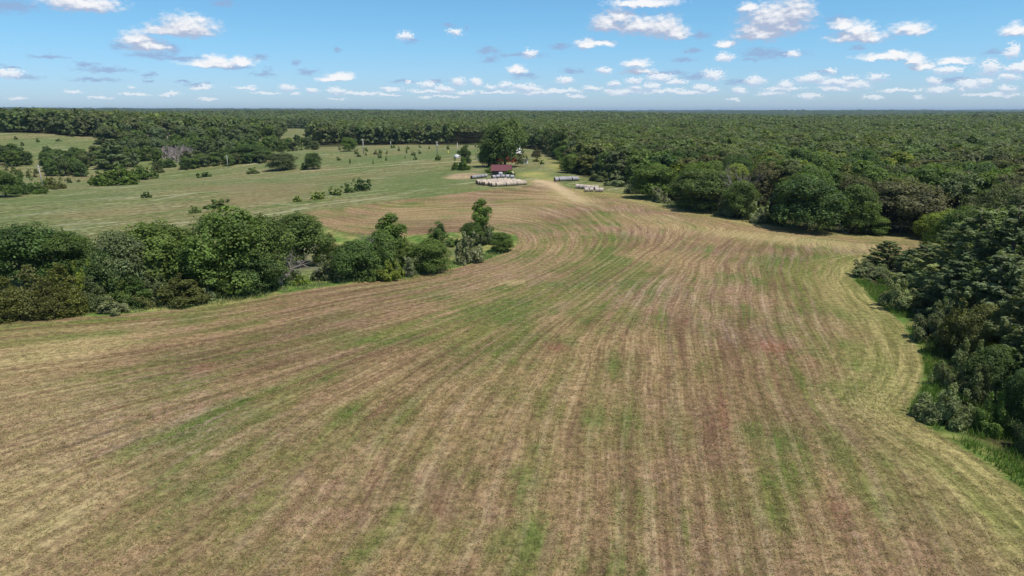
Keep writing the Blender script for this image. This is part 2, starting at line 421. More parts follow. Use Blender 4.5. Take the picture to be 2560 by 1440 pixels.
    mA = t.noise(u, 1, 5, .6); mB = t.noise(t.vm('MULTIPLY', mp.outputs[0], (.05, .5, 0)), 1, 4, .6)
    mC = t.noise(P, .02, 4); mD = t.noise(P, .7, 5, .7)
    md = t.mix(t.step(mC, .4, .6), (.132, .152, .056), (.185, .165, .072))
    md = t.mix(t.step(mA, .5, .68), md, (.105, .145, .040))
    md = t.mix(t.math('MULTIPLY', t.step(t.math('ADD', mB, t.math('MULTIPLY', mA, -.35)), .34, .50), .7), md, (.33, .33, .20))
    md = t.mix(t.math('MULTIPLY', t.step(t.noise(P, .3, 5, .75), .5, .72), .75), md, (.090, .118, .036))
    v = t.step(mD, .3, .7, .58, 1.42)
    md = t.mix(1.0, md, t.xyz(v, v, v), 'MULTIPLY')
    fr = t.mix(t.step(t.noise(P, .15, 4, .6), .42, .6), (.10, .165, .035), (.25, .235, .08))
    fr = t.mix(1.0, fr, t.xyz(v, v, v), 'MULTIPLY')
    dmn = t.math('MULTIPLY_ADD', t.math('SUBTRACT', fi, .5), 1.6, t.attr('dm'))
    near_edge = t.step(t.math('MULTIPLY_ADD', t.math('SUBTRACT', mD, .5), 3, t.attr('dm')), -9, -5)
    far_m = t.step(py, 128, 160)
    md = t.mix(t.math('MULTIPLY', near_edge, t.math('SUBTRACT', 1.0, t.math('MULTIPLY', far_m, .8))), md, fr)
    yn = t.noise(t.vm('MULTIPLY', P, (.25, .12, 0)), 1, 5, .65)
    md = t.mix(t.step(t.math('MULTIPLY', t.attr('yl'), t.math('ADD', yn, .5)), .3, .95), md, t.mix(t.step(yn, .4, .62), (.33, .285, .105), (.22, .24, .07)))
    wlb = t.math('MULTIPLY', t.step(t.math('MULTIPLY_ADD', t.math('SUBTRACT', t.noise(t.vm('MULTIPLY', mp.outputs[0], (.10, .6, 0)), 1, 5, .75), .42), 7.0, t.attr('wl')), 2.4, -.6), .65)
    md = t.mix(wlb, md, (.40, .39, .25))
    md = t.mix(t.math('MULTIPLY', t.step(t.math('MULTIPLY', t.attr('mg'), t.math('ADD', mA, .5)), .25, .9), .75), md, t.mix(t.step(mD, .35, .65), (.085, .125, .040), (.135, .165, .060)))
    md = t.mix(t.math('MULTIPLY', t.step(t.math('MULTIPLY', t.attr('mb'), t.math('ADD', mB, .5)), .25, .9), .7), md, t.mix(t.step(mD, .35, .65), (.165, .128, .062), (.235, .19, .095)))
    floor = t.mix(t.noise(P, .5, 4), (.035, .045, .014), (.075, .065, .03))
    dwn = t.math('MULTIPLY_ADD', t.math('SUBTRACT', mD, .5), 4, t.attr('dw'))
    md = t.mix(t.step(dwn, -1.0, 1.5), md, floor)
    col = t.mix(t.step(dmn, -.35, .35), md, mownc)
    pkn = t.step(t.math('MULTIPLY', t.attr('pk'), t.math('ADD', yn, .5)), .3, .9)
    col = t.mix(t.math('MULTIPLY', pkn, .85), col, t.mix(t.step(yn, .4, .6), (.42, .30, .18), (.30, .215, .13)))
    dtn = t.math('MULTIPLY_ADD', t.math('SUBTRACT', t.noise(P, .3, 4, .65), .5), 4.5, t.attr('dt'))
    tr = t.math('MULTIPLY', t.step(dtn, 3.9, .4), t.step(py, 150, 235))
    col = t.mix(t.math('MULTIPLY', tr, .8), col, (.50, .375, .215))
    dln = t.math('MULTIPLY_ADD', t.math('SUBTRACT', t.noise(P, .3, 4, .65), .5), 2.0, t.attr('dl'))
    col = t.mix(t.math('MULTIPLY', t.step(dln, 2.2, .8), .6), col, (.42, .37, .23))
    t.l.new(col, b.inputs['Base Color'])
    b.inputs['Roughness'].default_value = 1.0; b.inputs['Specular IOR Level'].default_value = .05
    hgt = t.math('ADD', t.math('MULTIPLY', fi, .8), t.math('MULTIPLY', ff, .35))
    hgt = t.math('ADD', hgt, t.math('MULTIPLY', sA, .5))
    bump(t, b, hgt, .28, .9)
    return m
G = build_ground()
G.data.materials.append(ground_material())

# ------------------------------------------------------------------ foliage builders
def unit(v): return v / (np.linalg.norm(v, axis=-1, keepdims=True) + 1e-9)
def leaves(P, N, size, rng, aspect=.7, T=None):
    n = len(P)
    if T is None: T = rng.normal(size=(n, 3))
    U = unit(np.cross(N, np.cross(T, N)) + 1e-6); V = unit(np.cross(N, U))
    s = (size * rng.uniform(.65, 1.35, n))[:, None] if np.isscalar(size) else size[:, None]
    a, b = U * s * .5, V * s * .5 * aspect
    v = np.stack([P - a, P + b * 1.0 - a * .1, P + a, P - b * 1.0 - a * .1], 1).reshape(-1, 3)
    return v, np.arange(n * 4).reshape(n, 4)
def crown_mesh(name, lobes, nleaf, size, rng, down=.35, tintvar=.35, shell=.32, aspect=.7, normal=(.85, .4, .36), clump=14, hole=.0):
    L = np.array([l[0] for l in lobes]); rad = np.array([l[1] for l in lobes]); sq = np.array([l[2] if len(l) > 2 else 1.0 for l in lobes])
    w = rad ** 2; w = w / w.sum()
    k = rng.choice(len(L), nleaf * 2, p=w)
    cl = unit(rng.normal(size=(len(L), clump, 3))); ck = rng.integers(0, clump, nleaf * 2)
    cr = rng.uniform(.78, 1.16, (len(L), clump)); ct = rng.normal(1, tintvar * .5, (len(L), clump)); lt = rng.normal(1, tintvar * .4, len(L))
    ch = rng.uniform(0, 1, (len(L), clump))
    d = unit(cl[k, ck] + rng.normal(size=(nleaf * 2, 3)) * .30)
    keep = (d[:, 2] > -.15) | (rng.random(nleaf * 2) < down)
    idx = np.where(keep)[0][:nleaf]; k, ck, d = k[idx], ck[idx], d[idx]
    rr = rad[k] * cr[k, ck] * (1 - shell * rng.random(len(k)) ** 1.6)
    off = d * rr[:, None]; off[:, 2] *= sq[k]
    P = L[k] + off
    N = unit(d * normal[0] + np.array([0, 0, 1]) * normal[1] + rng.normal(size=d.shape) * normal[2])
    v, f = leaves(P, N, size, rng, aspect)
    tint = np.clip(ct[k, ck] * lt[k] * rng.normal(1, .18, len(k)), .45, 1.8)
    hue = np.clip(ch[k, ck] ** 2 * .7 + rng.normal(0, .12, len(k)), 0, 1)
    return mesh_np(name, v, f, [M_LEAF], {'tint': ('FLOAT', 'FACE', tint), 'hue': ('FLOAT', 'FACE', hue)}), (v, tint, hue)
def broad_lobes(rng, R_, H, n, base=-.02, flat=1.0, top=.9):
    z0 = H * base; hc = (H - z0); c = np.array([0, 0, z0 + hc * .48]); L = []
    for i in range(n):
        d = unit(rng.normal(size=3)); 
        if d[2] < -.55: d[2] *= -.6; d = unit(d)
        q = rng.uniform(.78, 1.05)
        w = 1 - .25 * max(d[2], 0)
        p = c + d * np.array([R_ * .66 * w, R_ * .66 * w, hc * .5 * .68]) * q
        L.append((p, R_ * rng.uniform(.27, .44), .85))
    for i in range(6):
        a = i * 1.05 + rng.uniform(0, .6); q = rng.uniform(.42, .62) * R_
        L.append((np.array([math.cos(a) * q, math.sin(a) * q, H * rng.uniform(.12, .24)]), R_ * rng.uniform(.3, .42), .8))
    for i in range(max(2, n // 4)):
        L.append((c + rng.normal(size=3) * np.array([R_, R_, hc * .5]) * .22, R_ * rng.uniform(.35, .5), .9))
    return L
def column_lobes(rng, R_, H, n, base=.02):
    L = []
    for i in range(n):
        t = (i + .5) / n; z = H * (base + (1 - base) * t * .94); w = R_ * (.55 + .45 * math.sin(PI * (t * .85 + .1))) * rng.uniform(.75, 1.1)
        a = rng.uniform(0, 2 * PI)
        L.append((np.array([math.cos(a) * w * .5, math.sin(a) * w * .5, z]), w * rng.uniform(.5, .75), 1.2))
    return L
def cone_lobes(rng, R_, H, n):
    L = []
    for i in range(n):
        t = rng.uniform(0, 1) ** 1.25; z = H * (.06 + .9 * t); w = R_ * (1 - t) ** .7 * rng.uniform(.8, 1.1)
        a = i * 2.4
        L.append((np.array([math.cos(a) * w * .66, math.sin(a) * w * .66, z]), R_ * (.38 * (1 - t) + .14), .9))
    L.append((np.array([0, 0, H * .93]), R_ * .16, 1.6)); L.append((np.array([0, 0, H * .5]), R_ * .45, 1.6))
    return L
def shrub_lobes(rng, R_, H, n):
    L = []; m = min(R_, H)
    for i in range(n):
        a = rng.uniform(0, 2 * PI); q = rng.random() ** .6 * .86
        top = (1 - q * q * .75) * rng.uniform(.45, 1.0)
        for k in range(2):
            z = H * top * rng.uniform(.15, .85)
            L.append((np.array([math.cos(a) * q * R_, math.sin(a) * q * R_, z]), m * rng.uniform(.13, .30), 1.15))
    for i in range(7):
        a = rng.uniform(0, 2 * PI); q = rng.uniform(.1, .8) * R_
        L.append((np.array([math.cos(a) * q, math.sin(a) * q, H * rng.uniform(.6, 1.0)]), m * rng.uniform(.10, .2), 1.6))
    return L
def dome_lobes(rng, R_, H, n):
    L = []
    for i in range(n):
        d = unit(rng.normal(size=3)); d[2] = abs(d[2])
        L.append((np.array([d[0] * R_ * .74, d[1] * R_ * .74, H * .56 + d[2] * H * .30 * rng.uniform(.8, 1.1)]), R_ * rng.uniform(.20, .36), .85))
    L.append((np.array([0, 0, H * .6]), R_ * .6, .7))
    return L
def far_lobes(rng, R_, H, n):
    L = [(np.array([0, 0, H * .60]), R_ * .78, .62)]
    for i in range(n):
        a = i * 2.4 + rng.uniform(-.5, .5); q = R_ * rng.uniform(.25, .62)
        L.append((np.array([math.cos(a) * q, math.sin(a) * q, H * rng.uniform(.58, .78)]), R_ * rng.uniform(.34, .50), .72))
    return L
def pine_mesh(name, R_, H, rng, per=70, size=.42, tiers=13):
    Ps, Ns, Ts, tn, hu = [], [], [], [], []
    for i in range(tiers):
        t = (i + .3) / tiers; z = H * (.06 + .9 * t); n = rng.integers(5, 8); a0 = rng.uniform(0, 2 * PI)
        for j in range(n):
            a = a0 + 2 * PI * j / n + rng.normal(0, .2); Lb = R_ * (1 - t) ** .62 * rng.uniform(.6, 1.15) + .25
            d = np.array([math.cos(a), math.sin(a), 0]); sd = np.array([-d[1], d[0], 0])
            m = int(per * (.35 + Lb / R_)); s = rng.uniform(.2, 1, m) ** .7
            wid = .30 * Lb * (1.05 - s) + .12
            lat = rng.normal(0, .5, m) * wid; tilt = rng.uniform(.0, .5)
            P = d * (s * Lb)[:, None] + sd * lat[:, None]
            P[:, 2] += z + s * s * Lb * tilt + rng.normal(0, .06 + .05 * Lb, m) - .06 * np.abs(lat)
            Ps.append(P); Ts.append(d + sd * (lat / (wid + .1))[:, None] * .8 + np.array([0, 0, .45]) + rng.normal(size=(m, 3)) * .3)
            Ns.append(np.array([0, 0, .8]) + d * .35 + rng.normal(size=(m, 3)) * .45)
            tn.append(np.clip(rng.normal(1, .16) * rng.normal(1, .16, m), .5, 1.6)); hu.append(np.clip(rng.normal(.05, .08, m), 0, 1))
    P = np.vstack(Ps); v, f = leaves(P, unit(np.vstack(Ns)), size, rng, .42, np.vstack(Ts))
    return mesh_np(name, v, f, [M_LEAF], {'tint': ('FLOAT', 'FACE', np.concatenate(tn)), 'hue': ('FLOAT', 'FACE', np.concatenate(hu))})
def trunk_mesh(name, H, r0, lobes, rng, mat, top=.62, nl=7):
    mb = MB(); pts = [(rng.normal(0, .02) * H * t, rng.normal(0, .02) * H * t, -.4 + (H * top + .4) * t) for t in np.linspace(0, 1, 6)]
    mb.tube(pts, [r0 * 1.35, r0, r0 * .85, r0 * .65, r0 * .45, r0 * .22], 7)
    for l in sorted(lobes, key=lambda l: -l[1])[:nl]:
        p = np.array(l[0]); zb = min(max(p[2] * .45, H * .12), H * top * .85)
        s = np.array([0, 0, zb]); mid = s * .5 + p * .5 + np.array([0, 0, -.04 * H])
        mb.tube([s, mid, p], [r0 * .42, r0 * .26, r0 * .08], 5)
    return mb.mesh(name, [mat], True)
def dead_mesh(name, H, spread, rng, levels=4, r0=.16, stems=1):
    mb = MB()
    def grow(p, d, L, r, lev):
        d = d / np.linalg.norm(d); q = p + d * L * .5 + rng.normal(size=3) * L * .05; e = p + d * L + rng.normal(size=3) * L * .08
        mb.tube([p, q, e], [r, r * .8, r * .55], 5 if lev > 2 else 3, 0, False)
        if lev <= 0: return
        for k in range(rng.integers(2, 4) + (1 if lev == levels else 0)):
            t = rng.uniform(.4, 1); s = p + (e - p) * t
            nd = d + rng.normal(size=3) * spread; nd[2] += .12
            grow(s, nd, L * rng.uniform(.5, .75), r * .55, lev - 1)
    for i in range(stems):
        grow(np.array([rng.normal(0, .3 * (stems > 1)), rng.normal(0, .3 * (stems > 1)), -.2]), np.array([rng.normal(0, .15 * stems), rng.normal(0, .15 * stems), 1.]), H * .42, r0, levels)
    return mb.mesh(name, [M_DEAD], True)

# kinds: list of (crown mesh, trunk mesh, radius, height)
LIB = {}
def lib_broad(key, nv, R_, H, nl, nleaf, size, fn=broad_lobes, **kw):
    LIB[key] = []
    for i in range(nv):
        rng = np.random.default_rng(abs(hash(key)) % 1000 + i if False else sum(map(ord, key)) * 7 + i)
        lo = fn(rng, R_, H, nl)
        cm, _ = crown_mesh('crown', lo, nleaf, size, rng, **kw)
        LIB[key].append((cm, trunk_mesh('trunk', H, H * .022 + .04, lo, rng, M_BARK), R_, H))
lib_broad('near', 3, 4, 9, 26, 26000, .20, clump=22)
lib_broad('big', 6, 5, 11, 30, 20000, .30, clump=20)
lib_broad('mid', 7, 4.5, 11, 16, 3600, .62, clump=12)
lib_broad('giant', 1, 12, 23, 46, 16000, .85, clump=16)
lib_broad('column', 2, 2.4, 10, 14, 7000, .32, column_lobes)
lib_broad('cedar', 3, 2.6, 6, 30, 12000, .22, cone_lobes, normal=(.5, .3, .8), tintvar=.28)
lib_broad('shrub', 5, 2.2, 3, 20, 8000, .22, shrub_lobes, normal=(.7, .4, .5), tintvar=.4)
lib_broad('nshrub', 4, 2.2, 3, 24, 16000, .14, shrub_lobes, normal=(.7, .4, .5), tintvar=.4)
lib_broad('bush', 6, 2, 2.4, 9, 1200, .40, shrub_lobes)
lib_broad('canopy', 7, 6, 13, 26, 5200, .50, dome_lobes, clump=12, down=.2)
LIB['pine'] = []
for i in range(4):
    rng = np.random.default_rng(400 + i)
    LIB['pine'].append((pine_mesh('crown', 4, 13, rng, 250, .37), trunk_mesh('trunk', 13, .22, [(np.array([math.cos(a) * 2.2, math.sin(a) * 2.2, 3 + a]), 1) for a in range(6)], rng, M_BARK, .95, 6), 4, 13))
LIB['bare'] = []
M_PALE = simple('bleached_wood', (.46, .39, .35), .95, .3, 3)
M_DEAD_ = M_DEAD; M_DEAD = M_PALE
for i in range(3):
    rng = np.random.default_rng(560 + i)
    LIB['bare'].append((dead_mesh('branches', 8, .42, rng, 4, .42, 2), None, 3, 7.5))
M_DEAD = M_DEAD_
LIB['dead'] = []
for i in range(4):
    rng = np.random.default_rng(500 + i)
    LIB['dead'].append((dead_mesh('branches', 8, .48, rng, 5, .15, 1 if i < 2 else 3), None, 3, 7.5))

COL = dict(dark=(.090, .146, .036), mid=(.126, .184, .042), bright=(.128, .195, .036), olive=(.152, .162, .048), grey=(.170, .200, .090), silver=(.275, .300, .145),
           cedar=(.140, .142, .036), pine=(.215, .250, .108), yellow=(.225, .272, .044), brown=(.142, .136, .058), dull=(.124, .150, .058), blue=(.150, .192, .082))
NAMES = dict(near='broadleaf_tree', big='broadleaf_tree', mid='broadleaf_tree', canopy='oak_tree', giant='broadleaf_tree', column='broadleaf_tree', cedar='cedar_tree', shrub='shrub', nshrub='shrub', bush='bush', pine='pine_tree', dead='dead_tree', bare='dead_tree')
CATS = dict(broadleaf_tree='tree', cedar_tree='tree', shrub='shrub', bush='bush', pine_tree='tree', dead_tree='tree')
trees_at = []
def plant(kind, p, rad, h, col, label, group=None, jit=.12, rz=None, name=None):
    """a tree or shrub of KIND standing at p"""
    v = random.choice(LIB[kind]); cm, tm, R_, H = v
    name = name or NAMES[kind]
    sx = rad / R_; sz = h / H
    e = bpy.data.objects.new(name, None); C.objects.link(e)
    e.location = (p[0], p[1], p[2] - .05); e.rotation_euler = (0, 0, random.uniform(0, 6.28) if rz is None else rz)
    sx *= {'big': 1.12, 'near': 1.12, 'pine': 1.25, 'shrub': .92, 'nshrub': .86}.get(kind, 1.0)
    e.scale = (sx * random.uniform(.95, 1.05), sx * random.uniform(.95, 1.05), sz)
    tag(e, label, CATS.get(name, 'tree'), group)
    if kind in ('dead', 'bare'):
        obj('branches', cm, e)
    else:
        c = obj('crown', cm, e); k = random.uniform(1 - jit, 1 + jit); b = COL[col]
        c.color = (b[0] * k * random.uniform(.94, 1.06), b[1] * k, b[2] * k * random.uniform(.85, 1.15), 1)
        obj('trunk', tm, e)
    trees_at.append((p[0], p[1], rad))
    return e
def plant_px(kind, bx, by, top, w, col, label, group=None):
    p = hit(bx, by); D = depth(p)
    d = pdir(bx, top); r = math.hypot(p[0], p[1]); h = CAM_Z + d[2] / math.hypot(d[0], d[1]) * r - p[2]
    return plant(kind, p, w * .5 / F * D * 1.06, h, col, label, group)

# ------------------------------------------------------------------ trees and shrubs one can tell apart
GT = 'trees of the thicket in the field'
H = [
 # thicket in the draw, left part
 ('big', 62, 712, 540, 190, 'dark', 'tall dark green tree at the far left of the thicket, behind the olive cedars', GT),
 ('big', 160, 706, 556, 150, 'dark', 'dark rounded tree just right of the tall tree at the thicket far left', GT),
 ('big', 205, 700, 572, 100, 'mid', 'lower dark tree left of the gap in the thicket skyline', GT),
 ('big', 318, 742, 556, 150, 'grey', 'pale grey green tree forming the left half of the broad grey crown', GT),
 ('big', 418, 722, 531, 190, 'mid', 'broad domed tree left of the bright green tree in the thicket', GT),
 ('big', 585, 728, 500, 190, 'bright', 'largest bright green tree in the middle of the thicket', GT),
 ('big', 665, 716, 520, 150, 'mid', 'dark green tree leaning on the right side of the bright green tree', GT),
 ('big', 758, 664, 516, 140, 'mid', 'domed green tree at the right end of the left thicket', GT),
 ('cedar', 826, 652, 582, 70, 'olive', 'small brownish cedar beside the domed tree at the thicket end', GT),
 ('big', 480, 728, 590, 120, 'dark', 'dark tree in shade between the grey crown and the bright tree', GT),
 ('big', 640, 728, 610, 130, 'dark', 'low dark tree in front of the bright green tree', GT),
 ('big', 560, 735, 640, 110, 'mid', 'round green tree at the foot of the bright green tree', GT),
 ('big', 275, 752, 620, 120, 'dark', 'dark tree filling the gap left of the pale grey green tree', GT),
 ('cedar', 88, 786, 660, 120, 'olive', 'olive brown cedar second from the left edge of the thicket', GT),
 ('cedar', 20, 795, 690, 120, 'cedar', 'dark cedar cut by the left frame edge', GT),
 ('cedar', 165, 780, 655, 120, 'cedar', 'olive cedar with rusty tips under the tall dark trees', GT),
 ('cedar', 125, 792, 690, 90, 'cedar', 'low cedar standing forward between two olive cedars', GT),
 ('shrub', 212, 762, 655, 80, 'yellow', 'yellow green bush catching the sun right of the cedars', GT),
 ('cedar', 232, 772, 690, 80, 'grey', 'grey green young tree right of the yellow green bush', GT),
 ('shrub', 300, 764, 700, 80, 'mid', 'green shrub behind the round silver shrub', GT),
 ('cedar', 345, 760, 690, 100, 'dark', 'dark low tree at the foot of the pale grey green tree', GT),
 ('shrub', 405, 757, 690, 70, 'grey', 'grey green shrub left of the broad brown cedar', GT),
 ('cedar', 455, 756, 684, 130, 'cedar', 'broad olive brown cedar at the field edge under the domed tree', GT),
 ('shrub', 518, 748, 716, 62, 'silver', 'silver green shrub right of the broad olive brown cedar', GT),
 ('shrub', 284, 783, 744, 78, 'silver', 'round silver grey shrub standing alone at the mown edge', GT),
 ('shrub', 360, 768, 738, 60, 'olive', 'low olive shrub at the mown edge right of the round silver shrub', GT),
 ('shrub', 600, 732, 682, 90, 'dark', 'dark shrub under the bright green tree at the field edge', GT),
 ('shrub', 665, 722, 676, 80, 'dark', 'dark shrub left of the grey dead brush', GT),
 ('dead', 684, 716, 584, 130, 'dark', 'larger grey dead tree with bare twigs in the left thicket', GT),
 ('dead', 706, 715, 612, 110, 'dark', 'smaller grey dead tree right beside the larger dead tree in the thicket', GT),
 ('dead', 672, 719, 630, 100, 'dark', 'low tangle of grey dead twigs left of the two dead trees in the thicket', GT),
 ('shrub', 725, 700, 645, 60, 'grey', 'grey green shrub right of the two grey dead trees', GT),
 ('bush', 752, 712, 690, 40, 'yellow', 'small yellow green weeds in the grassy gap of the thicket', GT),
 # thicket right part
 ('shrub', 828, 700, 640, 95, 'grey', 'grey green shrub at the left end of the second thicket', GT),
 ('big', 885, 697, 590, 110, 'dark', 'dark tree in the second thicket under the bare branches', GT),
 ('dead', 915, 690, 553, 80, 'dark', 'standing dead tree with pale bare branches in the second thicket', GT),
 ('column', 985, 672, 533, 90, 'bright', 'bright green upright tree topping the second thicket', GT),
 ('big', 955, 680, 562, 90, 'mid', 'green tree left of the bright upright tree top', GT),
 ('big', 1000, 676, 585, 80, 'mid', 'green tree on the right side of the second thicket', GT),
 ('shrub', 938, 698, 646, 80, 'mid', 'green shrub at the field edge of the second thicket', GT),
 ('shrub', 975, 699, 650, 70, 'yellow', 'yellow green shrub at the foot of the second thicket', GT),
 ('shrub', 1012, 690, 645, 60, 'silver', 'pale silver shrub at the right foot of the second thicket', GT),
 ('column', 1096, 625, 555, 46, 'dark', 'narrow dark tree behind the round green tree', GT),
 ('big', 1077, 680, 585, 95, 'mid', 'round green tree standing apart at the field edge', GT),
 ('shrub', 1171, 658, 588, 80, 'silver', 'large silver green shrub right of the round green tree', GT),
 ('column', 1207, 602, 496, 62, 'bright', 'tall slender green tree rising over the mown field', GT),
 ('big', 1180, 612, 548, 62, 'dark', 'dark tree leaning left of the tall slender tree', GT),
 ('shrub', 1215, 610, 562, 55, 'grey', 'grey shrub at the foot of the tall slender tree', GT),
 ('big', 1254, 629, 574, 56, 'mid', 'small lone tree at the right tip of the thicket', GT),
 ('bush', 1125, 612, 592, 60, 'mid', 'low green bush between the narrow dark tree and the slender tree', GT),
 # wood edge close on the right
 ('pine', 2215, 668, 598, 85, 'blue', 'small blue green pine at the corner of the near wood', 'pines on the right'),
 ('nshrub', 2178, 692, 655, 120, 'grey', 'grey green shrub reaching furthest into the field at the near wood corner', None),
 ('nshrub', 2255, 772, 700, 125, 'silver', 'silver grey shrub at the near wood edge below the corner shrub', None),
 ('big', 2292, 690, 612, 100, 'dark', 'dark tree right of the small blue green pine', None),
 ('big', 2352, 640, 508, 90, 'yellow', 'yellow green sunlit tree behind the tall pines', None),
 ('pine', 2335, 725, 600, 150, 'pine', 'blue green pine at the left of the tall pine group', 'pines on the right'),
 ('pine', 2425, 770, 505, 200, 'pine', 'tallest blue green pine left in the group on the right', 'pines on the right'),
 ('pine', 2510, 800, 498, 210, 'pine', 'tall soft pine beside the right frame edge', 'pines on the right'),
 ('pine', 2600, 850, 505, 230, 'pine', 'tall pine cut by the right frame edge', 'pines on the right'),
 ('pine', 2480, 860, 620, 190, 'pine', 'middle height pine in front of the tall pines', 'pines on the right'),
 ('pine', 2380, 800, 640, 150, 'blue', 'dark pine between the silver shrub and the tall pines', 'pines on the right'),
 ('pine', 2300, 700, 606, 110, 'blue', 'dark pine just right of the small blue green pine', 'pines on the right'),
 ('pine', 2375, 705, 545, 130, 'pine', 'grey green pine on the left shoulder of the tall pine group', 'pines on the right'),
 ('pine', 2465, 730, 508, 170, 'pine', 'tall pine between the two tallest pines, set back', 'pines on the right'),
 ('pine', 2555, 745, 500, 170, 'pine', 'set back pine top at the right frame edge', 'pines on the right'),
 ('pine', 2420, 850, 660, 150, 'pine', 'lower pine in front of the left tall pine', 'pines on the right'),
 ('nshrub', 2335, 850, 758, 120, 'grey', 'grey green shrub where the field edge bulges right', None),
 ('cedar', 2385, 890, 745, 110, 'olive', 'olive green cedar with yellow tips in the near wood', None),
 ('near', 2440, 905, 745, 120, 'olive', 'yellowish small leaved tree right of the olive cedar', None),
 ('nshrub', 2400, 965, 845, 130, 'grey', 'grey green shrub below the yellowish small leaved tree', None),
 ('pine', 2560, 985, 790, 150, 'blue', 'low dark pine at the right frame edge', 'pines on the right'),
 ('near', 2480, 985, 850, 130, 'dark', 'shaded dark tree behind the lower right shrubs', None),
 ('nshrub', 2362, 1052, 955, 150, 'silver', 'large silver grey shrub at the lower right field edge', None),
 ('nshrub', 2474, 1074, 985, 115, 'bright', 'bright green shrub right of the large silver grey shrub', None),
 ('nshrub', 2580, 1135, 1010, 110, 'grey', 'lowest grey green shrub beside the tall green grass', None),
 ('near', 2555, 1085, 900, 140, 'dark', 'dark tree at the right frame edge above the lowest shrub', None),
 ('cedar', 2545, 900, 740, 120, 'cedar', 'dark cedar between the low pine and the tall pine on the right', None),
 ('nshrub', 2440, 1000, 905, 110, 'grey', 'shaded grey shrub above the bright green shrub', None),
 # edge of the big wood across the field
 ('big', 2012, 575, 424, 170, 'dark', 'large dark green tree standing proud of the big wood edge', None),
 ('big', 2140, 584, 446, 90, 'mid', 'slender light green tree right of the large dark tree', None),
 ('dead', 2112, 582, 505, 60, 'dark', 'bare grey dead tree at the wood edge beside the slender tree', None),
 ('big', 2255, 580, 438, 190, 'brown', 'wide brown tinged oak at the right end of the wood edge', None),
 ('big', 1755, 525, 408, 150, 'mid', 'feathery rounded green tree at the wood edge right of the hay bales', None),
 ('big', 1640, 496, 402, 130, 'mid', 'second feathery green tree nearer the hay bales', None),
 ('dead', 1850, 535, 385, 80, 'dark', 'grey leafless tree top sticking up among the wood edge crowns', None),
 ('big', 1850, 545, 440, 90, 'mid', 'mid green tree below the grey leafless tree top', None),
 ('shrub', 1832, 541, 498, 90, 'grey', 'grey green shrub at the wood edge under the mid green tree', None),
 ('shrub', 1905, 556, 505, 80, 'silver', 'silver shrub left of the large dark green tree', None),
 ('shrub', 1945, 561, 520, 70, 'dark', 'dark shrub tucked against the large dark green tree', None),
 ('shrub', 1650, 505, 470, 60, 'silver', 'silver shrub below the second feathery tree', None),
 ('shrub', 1545, 465, 440, 70, 'silver', 'silver shrub row start behind the brown hay bales', None),
 ('shrub', 1590, 482, 452, 70, 'grey', 'grey green shrub right of the brown hay bales', None),
 ('shrub', 1500, 452, 428, 60, 'grey', 'grey shrub between the grey bales and the brown bales', None),
 ('shrub', 1710, 515, 488, 60, 'grey', 'grey shrub at the foot of the feathery rounded tree', None),
 ('big', 2170, 584, 530, 90, 'bright', 'low bright green tree right of the bare dead tree', None),
 ('big', 2330, 600, 520, 80, 'yellow', 'yellow green tree at the wood edge left of the tall pines', None),
 ('big', 1430, 432, 380, 60, 'mid', 'green tree at the near left corner of the big wood', None),
 ('big', 1412, 408, 358, 50, 'bright', 'light green tree at the far left corner of the big wood', None),
 # farmstead
 ('giant', 1262, 417, 291, 132, 'mid', 'giant spreading tree over the red barn', None),
 ('big', 1222, 417, 345, 60, 'mid', 'tree with hanging foliage at the left of the giant tree', None),
 ('column', 1163, 408, 362, 30, 'dark', 'upright dark tree left of the giant tree', None),
 ('shrub', 1152, 425, 394, 50, 'bright', 'dense green shrub in front of the upright dark tree', None),
 ('shrub', 1228, 432, 415, 34, 'mid', 'green bush at the left end of the red roofed shed', None),
 ('bush', 1270, 440, 426, 46, 'dark', 'low dark bushes along the front of the red roofed shed', None),
 ('bush', 1248, 412, 404, 34, 'bright', 'bright bush behind the red roofed shed', None),
 ('bush', 1342, 404, 392, 22, 'olive', 'olive bush in the yellow grass right of the white shed', None),
 ('bush', 1354, 411, 400, 16, 'bright', 'small bright bush right of the olive bush', None),
 ('cedar', 1340, 392, 365, 24, 'brown', 'thin brownish tree right of the giant tree', None),
 ('shrub', 1095, 401, 385, 15, 'mid', 'small round tree under the pole with the transformer', None),
 # meadow and valley
 ('bush', 905, 476, 446, 58, 'dark', 'dark bush on the meadow strip, largest of a row', None),
 ('bush', 868, 482, 460, 34, 'mid', 'mid green bush left of the largest meadow bush', None),
 ('bush', 838, 488, 470, 40, 'mid', 'green bush in the middle of the meadow row', None),
 ('bush', 795, 498, 478, 46, 'yellow', 'yellow green bush left in the meadow row', None),
 ('bush', 743, 504, 490, 22, 'yellow', 'last small bush left of the meadow row', None),
 ('bush', 366, 494, 480, 26, 'dark', 'lone dark bush in the middle of the pale meadow', None),
 ('bush', 489, 532, 516, 28, 'mid', 'round bush on the meadow just behind the bright green tree', None),
 ('bush', 545, 520, 498, 60, 'mid', 'bush behind the top of the bright green tree', None),
 ('bush', 508, 443, 430, 36, 'mid', 'low bush on the meadow crest below the second pole', None),
 ('big', 706, 425, 376, 70, 'dull', 'spreading grey green oak alone on the meadow crest', None),
 ('big', 783, 423, 376, 42, 'dark', 'compact dark tree right of the spreading oak', None),
 ('bush', 760, 424, 408, 20, 'mid', 'bush at the left foot of the compact dark tree', None),
 ('big', 873, 378, 339, 38, 'bright', 'light green round tree before the far dark wood', None),
 ('bush', 635, 434, 420, 34, 'mid', 'bush left of the spreading oak', None),
 ('shrub', 285, 463, 414, 110, 'bright', 'bright green spreading bush at the valley bottom', None),
 ('shrub', 355, 448, 412, 70, 'bright', 'bright green bush right of the spreading valley bush', None),
